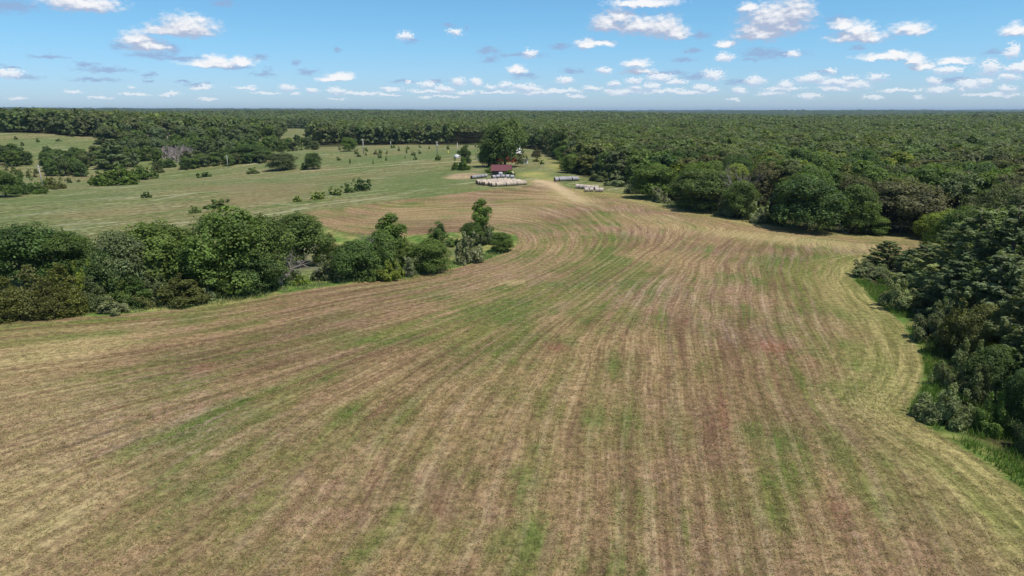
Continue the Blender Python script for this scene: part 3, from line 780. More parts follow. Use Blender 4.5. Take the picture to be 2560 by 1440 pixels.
 ('shrub', 242, 458, 438, 40, 'mid', 'small bush left of the spreading valley bush', None),
 ('shrub', 135, 472, 446, 60, 'olive', 'olive bush right of the leaning pole', None),
 ('shrub', 62, 485, 440, 60, 'dark', 'dark shrub left of the leaning pole', None),
 ('big', 15, 492, 420, 70, 'dark', 'dark tree at the left frame edge beside the meadow', None),
 ('shrub', 100, 484, 455, 44, 'mid', 'green shrub at the foot of the leaning pole', None),
 ('pine', 285, 420, 343, 70, 'pine', 'blue green pine in the valley behind the dark grove', None),
 ('pine', 515, 402, 340, 60, 'pine', 'pine right of the grey dead trees', None),
 ('big', 625, 402, 356, 90, 'dark', 'dark tree left of the spreading oak behind the second pole', None),
 ('shrub', 420, 418, 396, 40, 'dark', 'dark bush below the grey dead trees', None),
 ('shrub', 395, 430, 408, 44, 'olive', 'olive shrub right of the bright valley bushes', None),
]
for h in H: plant_px(*h)
dlab = 'pale leafless tree in the grey dead clump of the valley'
for bx, by, top, w in [(405, 392, 352, 20), (418, 396, 358, 18), (432, 400, 352, 24), (444, 398, 350, 26), (456, 402, 356, 26), (466, 398, 352, 24), (476, 394, 356, 18), (450, 404, 366, 24), (412, 398, 362, 18), (425, 402, 366, 20), (438, 396, 350, 22), (448, 406, 370, 26), (460, 398, 350, 22), (470, 402, 360, 22), (360, 350, 318, 26), (410, 352, 322, 24), (345, 356, 326, 24), (595, 372, 345, 16)]:
    plant_px('bare', bx, by, top, w * 1.3, 'dark', dlab, 'dead trees in the valley')
# groves of the valley
def grove(poly_px, step, kinds, label, group, hr=(6, 9), rr=(3, 4.4), only=None):
    w = hits(poly_px); x0, y0 = w.min(0); x1, y1 = w.max(0); n = 0
    yy = y0
    while yy < y1:
        xx = x0
        while xx < x1:
            x, y = xx + random.uniform(-.4, .4) * step, yy + random.uniform(-.4, .4) * step
            if inside(np.array([x]), np.array([y]), w)[0] and all((x - a) ** 2 + (y - b) ** 2 > (.55 * (c + 2)) ** 2 for a, b, c in trees_at):
                k, c = random.choice(kinds)
                f = 1 if k != 'bush' else .3
                plant(k, (x, y, float(height(x, y))), random.uniform(*rr) * (f + .2 if f < 1 else 1), random.uniform(*hr) * f, c, label.replace('#', dict(dark='dark green', dull='dull green', mid='mid green', blue='bluish green', bright='bright green', olive='olive', grey='grey green')[c]), group); n += 1
            xx += step
        yy += step
DK = [('mid', 'dark'), ('mid', 'dull'), ('mid', 'dark'), ('mid', 'mid')]
grove([(104, 440), (228, 442), (225, 408), (180, 400), (110, 402)], 6.5, DK, '# crown in the dark grove behind the leaning pole', 'grove behind the leaning pole', (8, 10))
grove([(-60, 420), (82, 418), (85, 398), (-60, 392)], 7, DK, '# crown in the grove at the left frame edge', 'grove at the left edge', (8, 10))
grove([(232, 425), (330, 420), (400, 412), (400, 398), (240, 400)], 8, [('mid', 'blue'), ('mid', 'dull'), ('mid', 'mid')], '# tree in the valley wood above the bright bushes', 'valley wood', (7, 10))
grove([(452, 425), (560, 418), (672, 408), (670, 392), (560, 396), (470, 408)], 6.5, DK, '# crown in the dark row along the meadow crest', 'dark row on the meadow crest', (6, 8), (3, 4))
grove([(240, 396), (400, 396), (480, 392), (690, 386), (712, 372), (560, 364), (400, 366), (250, 372)], 8.6, [('mid', 'dull'), ('mid', 'mid'), ('mid', 'blue'), ('mid', 'dark'), ('bush', 'bright')], '# tree of the loose valley wood beyond the dead clump', 'loose valley wood', (6, 12), (3.4, 5.4))
grove([(250, 366), (400, 362), (560, 360), (705, 350), (700, 342), (560, 353), (400, 354), (240, 352)], 10, [('mid', 'dull'), ('mid', 'mid'), ('mid', 'blue')], '# tree at the far rim of the valley wood', 'far rim of the valley wood', (10, 14), (5, 6))
grove([(0, 372), (200, 362), (235, 350), (0, 342)], 17, [('bush', 'mid'), ('bush', 'dull'), ('bush', 'bright')], '# bush on the far left hillside pasture', 'bushes on the hillside pasture', (5, 9), (2.5, 4))
grove([(672, 384), (690, 384), (790, 376), (785, 362), (680, 366)], 9, [('mid', 'dull'), ('mid', 'mid'), ('bush', 'mid')], '# tree left of the light green round tree', 'trees left of the light green tree', (6, 9), (3, 4))
grove([(800, 402), (930, 412), (1080, 398), (1085, 384), (960, 380), (820, 388)], 17, [('bush', 'mid'), ('bush', 'dull'), ('bush', 'bright')], '# bush on the upper meadow below the poles', 'bushes on the upper meadow', (3.5, 10), (1.0, 3.2))
grove([(790, 380), (1000, 378), (1190, 374), (1190, 368), (1000, 368), (800, 372)], 19, [('bush', 'mid'), ('bush', 'bright')], '# bush along the foot of the far dark wood', 'bushes below the far wood', (5, 9), (1.6, 2.8))
grove([(880, 392), (1085, 392), (1085, 380), (880, 380)], 14, [('bush', 'dull'), ('bush', 'mid'), ('bush', 'olive')], '# bush in the loose row beneath the utility poles', 'bushes beneath the poles', (5, 10), (1.2, 3.0))
grove([(110, 462), (230, 456), (230, 446), (110, 448)], 7, [('bush', 'dull'), ('bush', 'mid'), ('bush', 'bright')], '# bush between the leaning pole and the bright valley bushes', 'bushes right of the leaning pole', (3, 7), (1.0, 2.4))
grove([(0, 440), (90, 448), (95, 430), (0, 415)], 5, [('bush', 'grey'), ('bush', 'mid'), ('bush', 'olive')], '# bush on the near left slope', 'bushes on the left slope', (5, 8), (1.8, 2.8))
print('planted', len(trees_at))

# ------------------------------------------------------------------ the big wood
ORD = 'first second third fourth fifth sixth seventh eighth ninth tenth eleventh twelfth thirteenth fourteenth fifteenth sixteenth seventeenth eighteenth nineteenth twentieth'.split()
def wood_points(r0, r1, step, seed, amax=50):
    rng = np.random.default_rng(seed); n = int(2 * r1 / step) + 2
    ix, iy = np.meshgrid(np.arange(-n // 2, n // 2), np.arange(0, n // 2 + 2))
    x = (ix + rng.uniform(-.42, .42, ix.shape) + .5 * (iy % 2)) * step; y = (iy + rng.uniform(-.42, .42, ix.shape)) * step * .9
    x, y = x.ravel(), y.ravel(); r = np.hypot(x, y)
    k = (r >= r0) & (r < r1) & (np.abs(np.degrees(np.arctan2(x, y))) < amax)
    x, y = x[k], y[k]
    k = inside(x, y, wood)
    return x[k], y[k]
wx, wy = wood_points(30, 520, 7.9, 3)
dw = line_dist(wx, wy, wood, True)
T = np.array(trees_at)
def clear(x, y, f=.72):
    return np.array([np.min(np.hypot(T[:, 0] - a, T[:, 1] - b) - T[:, 2] * f) for a, b in zip(x, y)]) > 1.4
k = clear(wx, wy) & (dw > 3.2); wx, wy, dw = wx[k], wy[k], dw[k]
PAL = [('dark', 'dark green', .24), ('mid', 'mid green', .24), ('dull', 'dull green', .22), ('olive', 'olive', .10), ('brown', 'brownish', .10), ('bright', 'bright green', .05), ('yellow', 'yellow green', .02), ('blue', 'bluish green', .03)]
PC = np.array([p[2] for p in PAL]); PC /= PC.sum()
wr = np.hypot(wx, wy)
order = np.argsort(wr / np.where(dw < 9, 1.5, 1.0))
near_i = order[:285]; rest = order[285:]
LM = [(2012, 500, 'the large dark green tree'), (2140, 515, 'the slender light green tree'), (2255, 500, 'the wide brown tinged oak'), (1755, 470, 'the feathery rounded tree'), (1640, 450, 'the second feathery tree'),
      (1850, 420, 'the grey leafless tree top'), (1470, 470, 'the tan bales'), (1415, 447, 'the old grey bales'), (1262, 350, 'the giant tree'), (1430, 405, 'the near left wood corner'), (2425, 560, 'the tall pines'),
      (945, 345, 'the farthest thin pole'), (1093, 365, 'the transformer pole'), (783, 400, 'the compact dark tree'), (873, 360, 'the light green round tree')]
def proj(x, y, z):
    c, s_ = math.cos(PITCH), math.sin(PITCH); dp = y * c - (z - CAM_Z) * s_
    return CX + F * x / dp, CY - F * (y * s_ + (z - CAM_Z) * c) / dp
def relation(px, py):
    d, q = min(((px - a) ** 2 + (2 * (py - b)) ** 2, (a, b, n)) for a, b, n in LM)
    dx, dy = px - q[0], q[1] - py
    if abs(dx) < 40: return ('behind ' if dy > 25 else 'beside ') + q[2]
    side = 'right' if dx > 0 else 'left'
    return ('far ' if d > 150 ** 2 else '') + side + (' behind ' if dy > 45 else ' of ') + q[2]

for i in near_i:
    x, y = wx[i], wy[i]; c, word, _ = PAL[rs.choice(len(PAL), p=PC)]
    p = (x, y, float(height(x, y)))
    if x > 20 and y < 118:
        if dw[i] < 7: continue
        pine = rs.random() < .45
        kind = 'pine' if pine else ('near' if wr[i] < 70 else 'big')
        lab = ('blue green pine' if pine else word + ' tree') + (' inside the near wood on the right, behind its edge shrubs')
        plant(kind, p, rs.uniform(3.2, 4.4), rs.uniform(8.5, 12.5), 'pine' if pine else c, lab, 'trees inside the near wood')
        continue
    back = y > 420 or (x < 40 and y > 300)
    px_, py_ = proj(x, y, p[2] + 9)
    rk = 'front rank' if dw[i] < 8 else ('second rank' if dw[i] < 16 else 'depth')
    where = 'far wood' if back else 'big wood'
    lab = f'{word} oak, {where} {rk}, {relation(px_, py_)}'
    hh = rs.uniform(8.8, 15.5) if not back else rs.uniform(13, 18)
    plant('canopy' if dw[i] > 13 else ('big' if wr[i] < 210 else 'mid'), p, rs.uniform(4.2, 6.6) if dw[i] < 13 else rs.uniform(5.2, 7.8), hh if dw[i] < 13 else rs.uniform(10.5, 15), c, lab, f'{where} {rk}', name='oak_tree')

def mass(name, sets, label):
    """the wood beyond the trees one can tell apart: one body of leaf clumps"""
    V, TI, HU, CO = [], [], [], []
    for (x, y, variants, rr, hr) in sets:
        z = height(x, y); n = len(x); vi = rs.integers(0, len(variants), n)
        cc = rs.choice(len(PAL), n, p=PC); base = np.array([COL[p[0]] for p in PAL])[cc] * .45 + np.array(COL['dull']) * .55; base = base * rs.uniform(.85, 1.15, (n, 1)) * rs.uniform(.94, 1.06, (n, 3))
        ra = rs.uniform(*rr, n); ha = rs.uniform(*hr, n); an = rs.uniform(0, 6.28, n)
        for q, (v, ti, hu, R_, H_) in enumerate(variants):
            s = np.where(vi == q)[0]
            if not len(s): continue
            ca, sa = np.cos(an[s])[:, None], np.sin(an[s])[:, None]; k1 = (ra[s] / R_)[:, None]; k2 = (ha[s] / H_)[:, None]
            X = (v[None, :, 0] * ca - v[None, :, 1] * sa) * k1 + x[s][:, None]; Y = (v[None, :, 0] * sa + v[None, :, 1] * ca) * k1 + y[s][:, None]
            Z = v[None, :, 2] * k2 + z[s][:, None]
            V.append(np.stack([X, Y, Z], -1).reshape(-1, 3)); TI.append(np.tile(ti, len(s))); HU.append(np.tile(hu, len(s)))
            CO.append(np.repeat(base[s], len(ti), 0))
    V = np.vstack(V); F_ = np.arange(len(V)).reshape(-1, 4); CO = np.vstack(CO)
    me = mesh_np(name, V, F_, [M_LEAFM], {'tint': ('FLOAT', 'FACE', np.concatenate(TI)), 'hue': ('FLOAT', 'FACE', np.concatenate(HU)), 'treecol': ('FLOAT_COLOR', 'FACE', np.c_[CO, np.ones(len(CO))])})
    print(name, len(F_))
    return tag(obj(name, me), label, 'forest', None, 'stuff')
def lod(n, leaf, size, seed, R_=5, H_=12, clump=8, fn=dome_lobes):
    out = []
    for i in range(6):
        rng = np.random.default_rng(seed + i)
        _, d = crown_mesh('x', fn(rng, R_, H_, n), leaf, size, rng, down=.12, clump=clump, normal=(1.0, .4, .14), tintvar=.22, aspect=.95)
        out.append((d[0], d[1], d[2], R_, H_))
    return out
br = lambda r_, a_, b_, c_: broad_lobes(r_, a_, b_, c_, .02)
L1 = lod(12, 900, .85, 900, 6, 13, clump=14, fn=far_lobes); L1e = lod(16, 850, .85, 990, fn=br)
L2, L3 = lod(7, 180, 1.5, 920, 6, 13, clump=9, fn=far_lobes), lod(5, 56, 2.5, 940, 6, 13, clump=8, fn=far_lobes)
L2e = lod(14, 300, 1.45, 960, clump=7, fn=br)
x2, y2 = wood_points(520, 1150, 7.8, 4); x3, y3 = wood_points(1150, 2900, 11.5, 5)
e2 = line_dist(x2, y2, wood, True) < 22
re = rest[dw[rest] < 14]; ri = rest[dw[rest] >= 14]
mass('deep_forest', [(wx[ri], wy[ri], L1, (5.2, 7.8), (11, 15.5)), (wx[re], wy[re], L1e, (4.2, 6.2), (10.5, 16)), (x2[~e2], y2[~e2], L2, (5.2, 8.2), (11.5, 16.5)), (x2[e2], y2[e2], L2e, (4.8, 7.0), (11, 17)), (x3, y3, L3, (7.5, 10.5), (11, 18))],
     'unbroken mass of green oak crowns reaching to the horizon')
# the wood toward the horizon as a rough canopy
a = np.radians(np.arange(-52, 52, .11)); r = np.geomspace(2750, 11900, 150)
rr, aa = np.meshgrid(r, a, indexing='ij'); rr = rr * (1 + rs.normal(0, .002, rr.shape)); x, y = (rr * np.sin(aa)).ravel(), (rr * np.cos(aa)).ravel()
z = height(x, y) + 7 + 11 * vnoise(x / 45, y / 45, 31) ** 1.5 + rs.random(len(x)) * 3
nA = len(a); i = (np.arange(len(r) - 1)[:, None] * nA + np.arange(nA - 1)[None]).ravel()
f = np.stack([i, i + 1, i + nA + 1, i + nA], -1)
ci = rs.choice(len(PAL), len(f), p=PC); co = np.array([COL[p[0]] for p in PAL])[ci] * .62
me = mesh_np('distant_forest', np.c_[x, y, z], f, [M_LEAFM], {'tint': ('FLOAT', 'FACE', rs.uniform(.8, 1.2, len(f))), 'hue': ('FLOAT', 'FACE', rs.uniform(0, .2, len(f))), 'treecol': ('FLOAT_COLOR', 'FACE', np.c_[co, np.ones(len(f))])})
tag(obj('distant_forest', me), 'hazy dark green forest along the horizon', 'forest', None, 'stuff')

# trees whose description coincides: tell two or three apart by distance
from collections import defaultdict
def spread_labels():
    g = defaultdict(list)
    for o in C.objects:
        if o.parent is None and o.get('label') and o.get('category') in ('tree', 'bush', 'shrub'): g[o['label']].append(o)
    for lab, l in g.items():
        if len(l) < 2 or len(l) > 5: continue
        l.sort(key=lambda o: math.hypot(o.location.x, o.location.y))
        w = {2: ['nearer of two:', 'farther of two:'], 3: ['nearest of three:', 'middle of three:', 'farthest of three:'], 4: ['nearest of four:', 'second nearest of four:', 'third nearest of four:', 'farthest of four:'],
             5: ['nearest of five:', 'second nearest of five:', 'middle of five:', 'fourth nearest of five:', 'farthest of five:']}[len(l)]
        for o, q in zip(l, w):
            n = (q + ' ' + lab).split()
            if len(n) <= 16: o['label'] = ' '.join(n)
spread_labels()
# ------------------------------------------------------------------ grass that stands
def blades(name, P, h, w, cols, label, lean=.35, flat=False):
    n = len(P); a = rs.uniform(0, 2 * PI, n); d = np.c_[np.cos(a), np.sin(a), np.zeros(n)]; ln = rs.normal(0, lean, (n, 2))
    w = (w * rs.uniform(.6, 1.4, n))[:, None]; h = h * rs.uniform(.6, 1.3, n)
    tip = P + np.c_[ln * h[:, None], h]
    v = np.stack([P - d * w * .5, P + d * w * .5, tip], 1).reshape(-1, 3)
    ci = rs.integers(0, len(cols), n); co = np.array(cols)[ci] * rs.uniform(.8, 1.2, (n, 1))
    me = mesh_np(name, v, np.arange(3 * n).reshape(n, 3), [M_LEAFM], {'tint': ('FLOAT', 'FACE', np.ones(n)), 'hue': ('FLOAT', 'FACE', np.zeros(n)), 'treecol': ('FLOAT_COLOR', 'FACE', np.c_[co, np.ones(n)])})
    return tag(obj(name, me), label, 'grass', None, 'stuff')
def fill(poly, n):
    w = np.array(poly); x0, y0 = w.min(0); x1, y1 = w.max(0)
    x, y = rs.uniform(x0, x1, n), rs.uniform(y0, y1, n); k = inside(x, y, w) & (vnoise(x / 1.7, y / 1.7, 9) > .28)
    x, y = x[k], y[k]
    return np.c_[x, y, height(x, y) - .03]
# bright uncut strip between the field and the near wood
wnear = hits([(2150, 695), (2205, 745), (2275, 800), (2325, 870), (2345, 940), (2325, 1010), (2310, 1045), (2410, 1085), (2490, 1120), (2600, 1200), (2760, 1330)])
mnear = hits([(2132, 700), (2185, 755), (2245, 800), (2290, 860), (2306, 925), (2292, 985), (2258, 1030), (2330, 1075), (2440, 1140), (2560, 1235), (2700, 1360)])
outer = wnear + np.array([6.0, 2.0])
P = fill(np.vstack([mnear + np.array([.25, 0]), outer[::-1]]), 90000)
blades('tall_grass', P, .62, .07, [(.10, .19, .03), (.13, .22, .04), (.16, .22, .06), (.09, .15, .03)], 'bright green uncut grass between the mown field and the near wood')
# pale seeding grass along the front of the left thicket
fl = hits([(-60, 800), (0, 796), (250, 789), (400, 777), (560, 761), (700, 734), (900, 704), (1020, 696), (1100, 679), (1200, 654), (1270, 629)])
fb = hits([(-60, 770), (0, 768), (250, 762), (400, 750), (560, 735), (700, 708), (900, 684), (1020, 676), (1100, 662), (1200, 640), (1270, 618)])
P = fill(np.vstack([fl, fb[::-1]]), 60000)
blades('tall_grass', P, .55, .10, [(.20, .26, .11), (.25, .28, .13), (.15, .22, .06), (.28, .27, .12)], 'pale green uncut grass along the front of the left thicket')
fe = hits([(1610, 497), (1660, 511), (1780, 534), (1900, 554), (2000, 568), (2130, 580), (2290, 590)])
fg = hits([(1612, 489), (1700, 509), (1840, 540), (1930, 553), (2000, 562), (2140, 576), (2290, 587)])
P = fill(np.vstack([fe, fg[::-1]]), 26000)
blades('tall_grass', P, .75, .14, [(.27, .27, .17), (.14, .21, .05), (.31, .30, .20), (.19, .22, .08)], 'pale weedy strip between the mown field and the big wood')
# cut stubble and loose hay in the near part of the mown field
n = 330000
an = rs.uniform(R(-41), R(41), n); ra = np.sqrt(rs.uniform(28 ** 2, 100 ** 2, n)); x, y = ra * np.sin(an), ra * np.cos(an)
k0 = rs.random(n) < .75 * (1 - sstep(50, 98, ra)); x, y = x[k0], y[k0]
k = inside(x, y, mown) & (vnoise(x / .9, y / .9, 4) * .6 + vnoise(x / 6, y / 6, 8) * .4 > .42); x, y = x[k], y[k]
P = np.c_[x, y, height(x, y) - .01]
blades('hay_stubble', P, .13, .06, [(.36, .27, .13), (.31, .22, .12), (.44, .34, .18), (.17, .185, .05), (.25, .16, .095), (.24, .22, .07)], 'short cut stubble and straw on the mown field', 1.2)

# ------------------------------------------------------------------ hay bales
def wrap_material(name, c1, c2, band):
    m, t, b = material(name)
    co = t.new('ShaderNodeTexCoord').outputs['Object']; rnd = t.new('ShaderNodeObjectInfo').outputs['Random']
    x, y, z = t.sep(co)
    s = t.noise(t.vm('ADD', t.vm('MULTIPLY', co, (9, 1.5, 1.5)), t.xyz(t.math('MULTIPLY', rnd, 50), 0, 0)), 1, 4, .7)
    c = t.mix(t.step(s, .35, .7), c1, c2)
    net = t.math('SINE', t.math('MULTIPLY', x, 58.0))
    c = t.mix(t.math('MULTIPLY', t.step(net, .4, .9), .35), c, band)
    c = t.mix(1.0, c, t.xyz(*[t.math('MULTIPLY_ADD', rnd, .3, .85)] * 3), 'MULTIPLY')
    t.l.new(c, b.inputs['Base Color']); b.inputs['Roughness'].default_value = .75
    bump(t, b, s, .04, .6); return m
M_WRAP = wrap_material('net_wrap', (.46, .385, .30), (.34, .265, .19), (.58, .52, .44))
M_OLD = wrap_material('weathered_wrap', (.32, .31, .32), (.22, .21, .21), (.42, .42, .44))
M_WHITE = wrap_material('white_film', (.44, .42, .44), (.30, .29, .31), (.54, .53, .55))
M_BROWN = wrap_material('brown_wrap', (.50, .43, .37), (.34, .26, .20), (.62, .57, .51))
M_STRAW = simple('straw_end', (.20, .125, .065), .95, .5, 6, (.11, .065, .035), .05)
def bale_mesh(name, L, D, mat, seed):
    rng = np.random.default_rng(seed); mb = MB(); r = D / 2
    prof = [(.02, -L / 2 + .03), (r * .45, -L / 2 + .02), (r * .86, -L / 2), (r * .97, -L / 2 + .05), (r, -L / 2 + .16), (r * 1.015, 0), (r, L / 2 - .16), (r * .97, L / 2 - .05), (r * .86, L / 2), (r * .45, L / 2 - .02), (.02, L / 2 - .03)]
    mb.lathe(prof, 22, 'x')
    v = np.array(mb.v); v[:, 1:] *= (1 + rng.normal(0, .012, (len(v), 1))); v[:, 2] = np.maximum(v[:, 2], -r * .93)
    mb.v = [tuple(q) for q in v]
    mb.m = [1 if (i // 22) in (0, 1, 8, 9) else 0 for i in range(len(mb.f))]
    return mb.mesh(name, [mat, M_STRAW], True)
BL, BD = 1.26, 1.42
bm_new = [bale_mesh('bale', BL, BD, M_WRAP, i) for i in range(4)]
bm_old = [bale_mesh('bale', BL, BD * .92, M_OLD, 10 + i) for i in range(3)]
bm_brown = [bale_mesh('bale', BL * 1.0, BD, M_BROWN, 20 + i) for i in range(3)]
bm_white = [bale_mesh('bale', BL * 1.1, BD, M_WHITE, 30 + i) for i in range(3)]
def bale(ms, x, y, rz, label, group, dz=0.0):
    k_ = random.uniform(.95, 1.07); o = obj('hay_bale', random.choice(ms), None, (x, y, float(height(x, y)) + BD / 2 * .92 + dz), (0, 0, rz + random.uniform(-.09, .09)), (1, k_, k_))
    return tag(o, label, 'hay bale', group)
def bale_rows(A, B, nrow, counts, starts, ms, lab, group, gap=1.0):
    u = (B - A) / np.linalg.norm(B - A); nn = np.array([-u[1], u[0]])
    if nn[1] < 0: nn = -nn
    rz = math.atan2(u[1], u[0])
    for k in range(nrow):
        for j in range(counts[k]):
            q = A + nn * (k * BD * gap) + u * (starts[k] + j * (BL + .03) + BL / 2) + rs.normal(0, .11, 2)
            side = f'{ORD[j]} from the left'
            row = 'front row' if k == 0 else ('back row' if k == nrow - 1 else f'{ORD[k]} row from the front')
            bale(ms, q[0], q[1], rz, lab.replace('#', side).replace('@', row), group)
A, B = hit(1229, 467)[:2], hit(1327, 461.5)[:2]
bale_rows(A, B, 9, [10, 10, 10, 10, 11, 11, 11, 10, 9], [0, -.1, -.4, -.8, -1.2, -1.6, -2.0, -1.8, -1.2], bm_new, 'pale bale, # in the @, large stack', 'pale bales of the large stack', .985)
A, B = hit(1178, 448)[:2], hit(1232, 441)[:2]
bale_rows(A, B, 1, [6], [0], bm_old, 'weathered grey bale, # in the single row behind the large stack', 'grey bales behind the large stack')
for i, (px, py, dz) in enumerate([(1234, 447, 0), (1246, 446, 0), (1258, 445.5, 0), (1269, 446, 0), (1281, 446.5, 0), (1252, 444.5, .8)]):
    p = hit(px, py); bale(bm_white, p[0], p[1], random.uniform(-.6, .6), 'grey white bale lying on top of the heap by the shed' if dz else f'grey white bale, {ORD[i]} from the left in the heap by the shed', 'white wrapped bales', dz)
p = hit(1279, 439)
cr = simple('cream_film', (.74, .68, .42), .7, .2, 3)
bale([bale_mesh('bale', BL, BD * 1.15, cr, 44)], p[0], p[1], 1.2, 'single cream coloured bale at the right corner of the red roofed shed', None, .1)
A, B = hit(1388, 454)[:2], hit(1446, 452)[:2]
bale_rows(A, B, 3, [7, 7, 6], [0, .4, .8], bm_old, 'grey bale, # in the @, right of track', 'grey bales right of the track')
A, B = hit(1462, 479.5)[:2], hit(1509, 480.5)[:2]
bale_rows(A, B, 1, [2], [0], bm_brown, 'tan bale, # of the left pair in front at the field corner', 'tan bales at the field corner')
u = (B - A) / np.linalg.norm(B - A)
bale_rows(A + u * 3.15, B + u * 3.15, 1, [2], [0], bm_brown, 'tan bale, # of the right pair in front at the field corner', 'tan bales at the field corner')
A2, B2 = hit(1440, 470.5)[:2], hit(1500, 476)[:2]
u = (B2 - A2) / np.linalg.norm(B2 - A2); rz = math.atan2(B[1] - A[1], B[0] - A[0])
for j in range(6):
    q = A2 + u * (j * 1.42 + .6)
    bale(bm_brown, q[0], q[1], rz - .12, f'tan bale, {ORD[j]} from the left, slanting row behind the pairs', 'tan bales at the field corner')

# ------------------------------------------------------------------ buildings
def corrugated(name, col, rough=.45, dirt=(.2, .12, .08)):
    m, t, b = material(name)
    co = t.new('ShaderNodeTexCoord').outputs['Object']; x, y, z = t.sep(co)
    n = t.noise(co, .8, 5, .65); c = t.mix(t.math('MULTIPLY', t.step(n, .45, .7), .45), col, dirt)
    t.l.new(c, b.inputs['Base Color']); b.inputs['Roughness'].default_value = rough; b.inputs['Specular IOR Level'].default_value = .4
    bump(t, b, t.math('SINE', t.math('MULTIPLY', x, 24.0)), .04, .8); return m
M_REDROOF = corrugated('red_roof_metal', (.145, .036, .042), .6, (.09, .035, .035))
M_WHITEROOF = corrugated('white_roof_metal', (.74, .73, .70), .4, (.50, .48, .45))
M_REDWALL = simple('red_boards', (.36, .045, .045), .8, .3, 2)
M_GREYWALL = simple('grey_boards', (.10, .085, .07), .9, .4, 3)
M_WHITEWALL = simple('white_boards', (.68, .67, .63), .7, .2, 2)
M_DARK = simple('dark_opening', (.02, .02, .022), .6, .2, 2)
M_GLASS = simple('window_glass', (.05, .06, .07), .1, .2, 2, spec=.6)
M_STONE = simple('stone', (.30, .28, .25), .9, .3, 3)
def gabled(name, p, W, Dp, hw, hr, rz, mw, mr, label, cat='shed', over=.35, doors=(), windows=(), ridge_shift=0.0, chimney=None):
    e = bpy.data.objects.new(name, None); C.objects.link(e); e.location = (p[0], p[1], p[2] - .15); e.rotation_euler = (0, 0, rz); tag(e, label, cat)
    w = MB(); x0, x1, y0, y1 = -W / 2, W / 2, -Dp / 2, Dp / 2; yr = ridge_shift
    v = [(x0, y0, 0), (x1, y0, 0), (x1, y1, 0), (x0, y1, 0), (x0, y0, hw), (x1, y0, hw), (x1, y1, hw), (x0, y1, hw), (x0, yr, hw + hr), (x1, yr, hw + hr)]
    w.add(v, [(0, 1, 5, 4), (2, 3, 7, 6), (1, 2, 6, 9, 5), (3, 0, 4, 8, 7)])
    obj('wall', w.mesh('wall', [mw]), e)
    r = MB(); t = .09; k = hr / (Dp / 2)
    for s in (-1, 1):
        ye = s * (Dp / 2 + over); ze = hw - over * hr / abs(s * Dp / 2 - yr)
        a = [(x0 - over, ye, ze + .02), (x1 + over, ye, ze + .02), (x1 + over, yr, hw + hr + .02), (x0 - over, yr, hw + hr + .02)]
        b_ = [(q[0], q[1], q[2] + t) for q in a]
        r.add(a + b_, [(0, 1, 2, 3), (7, 6, 5, 4), (0, 4, 5, 1), (1, 5, 6, 2), (3, 2, 6, 7), (0, 3, 7, 4)])
    rf = obj('roof', r.mesh('roof', [mr]), e)
    c = MB(); c.tube([(x0 - over, yr, hw + hr + t + .02), (x1 + over, yr, hw + hr + t + .02)], [.09, .09], 6)
    obj('ridge_cap', c.mesh('ridge_cap', [mr]), rf)
    if chimney:
        m = MB(); m.box(chimney - .35, chimney + .35, yr - .35, yr + .35, hw + hr - .6, hw + hr + 1.1); m.box(chimney - .43, chimney + .43, yr - .43, yr + .43, hw + hr + 1.1, hw + hr + 1.25)
        obj('chimney', m.mesh('chimney', [M_STONE]), rf)
    def panel(nm, face, u, z, ww, hh, mat, frame):
        # face: 'f' front (-y), 'r' right (+x), 'l' left
        m = MB(); g = MB()
        def bx(M, a0, a1, z0, z1, d0, d1):
            if face == 'f': M.box(a0, a1, y0 - d1, y0 - d0, z0, z1)
            elif face == 'r': M.box(x1 + d0, x1 + d1, a0, a1, z0, z1)
            else: M.box(x0 - d1, x0 - d0, a0, a1, z0, z1)
        bx(m, u - ww / 2, u + ww / 2, z, z + hh, .004, .03)
        o = obj(nm, m.mesh(nm, [mat]), e)
        for (a0, a1, z0, z1) in [(u - ww / 2 - .1, u - ww / 2, z, z + hh), (u + ww / 2, u + ww / 2 + .1, z, z + hh), (u - ww / 2 - .1, u + ww / 2 + .1, z + hh, z + hh + .1)]: bx(g, a0, a1, z0, z1, .004, .06)
        obj('frame', g.mesh('frame', [frame]), o)
    for d in doors: panel('door', *d)
    for d in windows: panel('window', *d)
    return e
p = hit(1254, 437.5)
gabled('shed', p, 7.4, 4.6, 2.1, 1.9, R(-3), M_GREYWALL, M_REDROOF, 'low wooden shed with a red metal roof behind the large bale stack', doors=[('f', 1.4, .1, 1.8, 1.75, M_DARK, M_GREYWALL)], windows=[('f', -1.8, .9, .8, .7, M_GLASS, M_GREYWALL)])
p = hit(1270, 405.5)
gabled('barn', (p[0], p[1] + 4.5, p[2]), 11.5, 8.5, 4.6, 3.4, R(8), M_REDWALL, M_WHITEROOF, 'red barn with a white metal roof behind the giant tree', 'barn', .4,
       doors=[('f', 2.0, .1, 2.6, 2.8, M_REDWALL, M_WHITEWALL), ('r', 0, .1, 2.4, 2.6, M_DARK, M_WHITEWALL)], windows=[('f', -2.5, 1.3, 1.0, 1.1, M_GLASS, M_WHITEWALL), ('f', 4.6, 1.3, .9, 1.1, M_GLASS, M_WHITEWALL)], chimney=-2.5)
p = hit(1308, 409.5)
gabled('shed', (p[0], p[1] + 1, p[2]), 4.2, 2.6, 1.7, .5, R(-12), M_WHITEWALL, M_GREYWALL, 'small white shed with a dark doorway right of the red barn', 'shed', .2, doors=[('f', -.1, .1, .9, 1.4, M_DARK, M_WHITEWALL)])
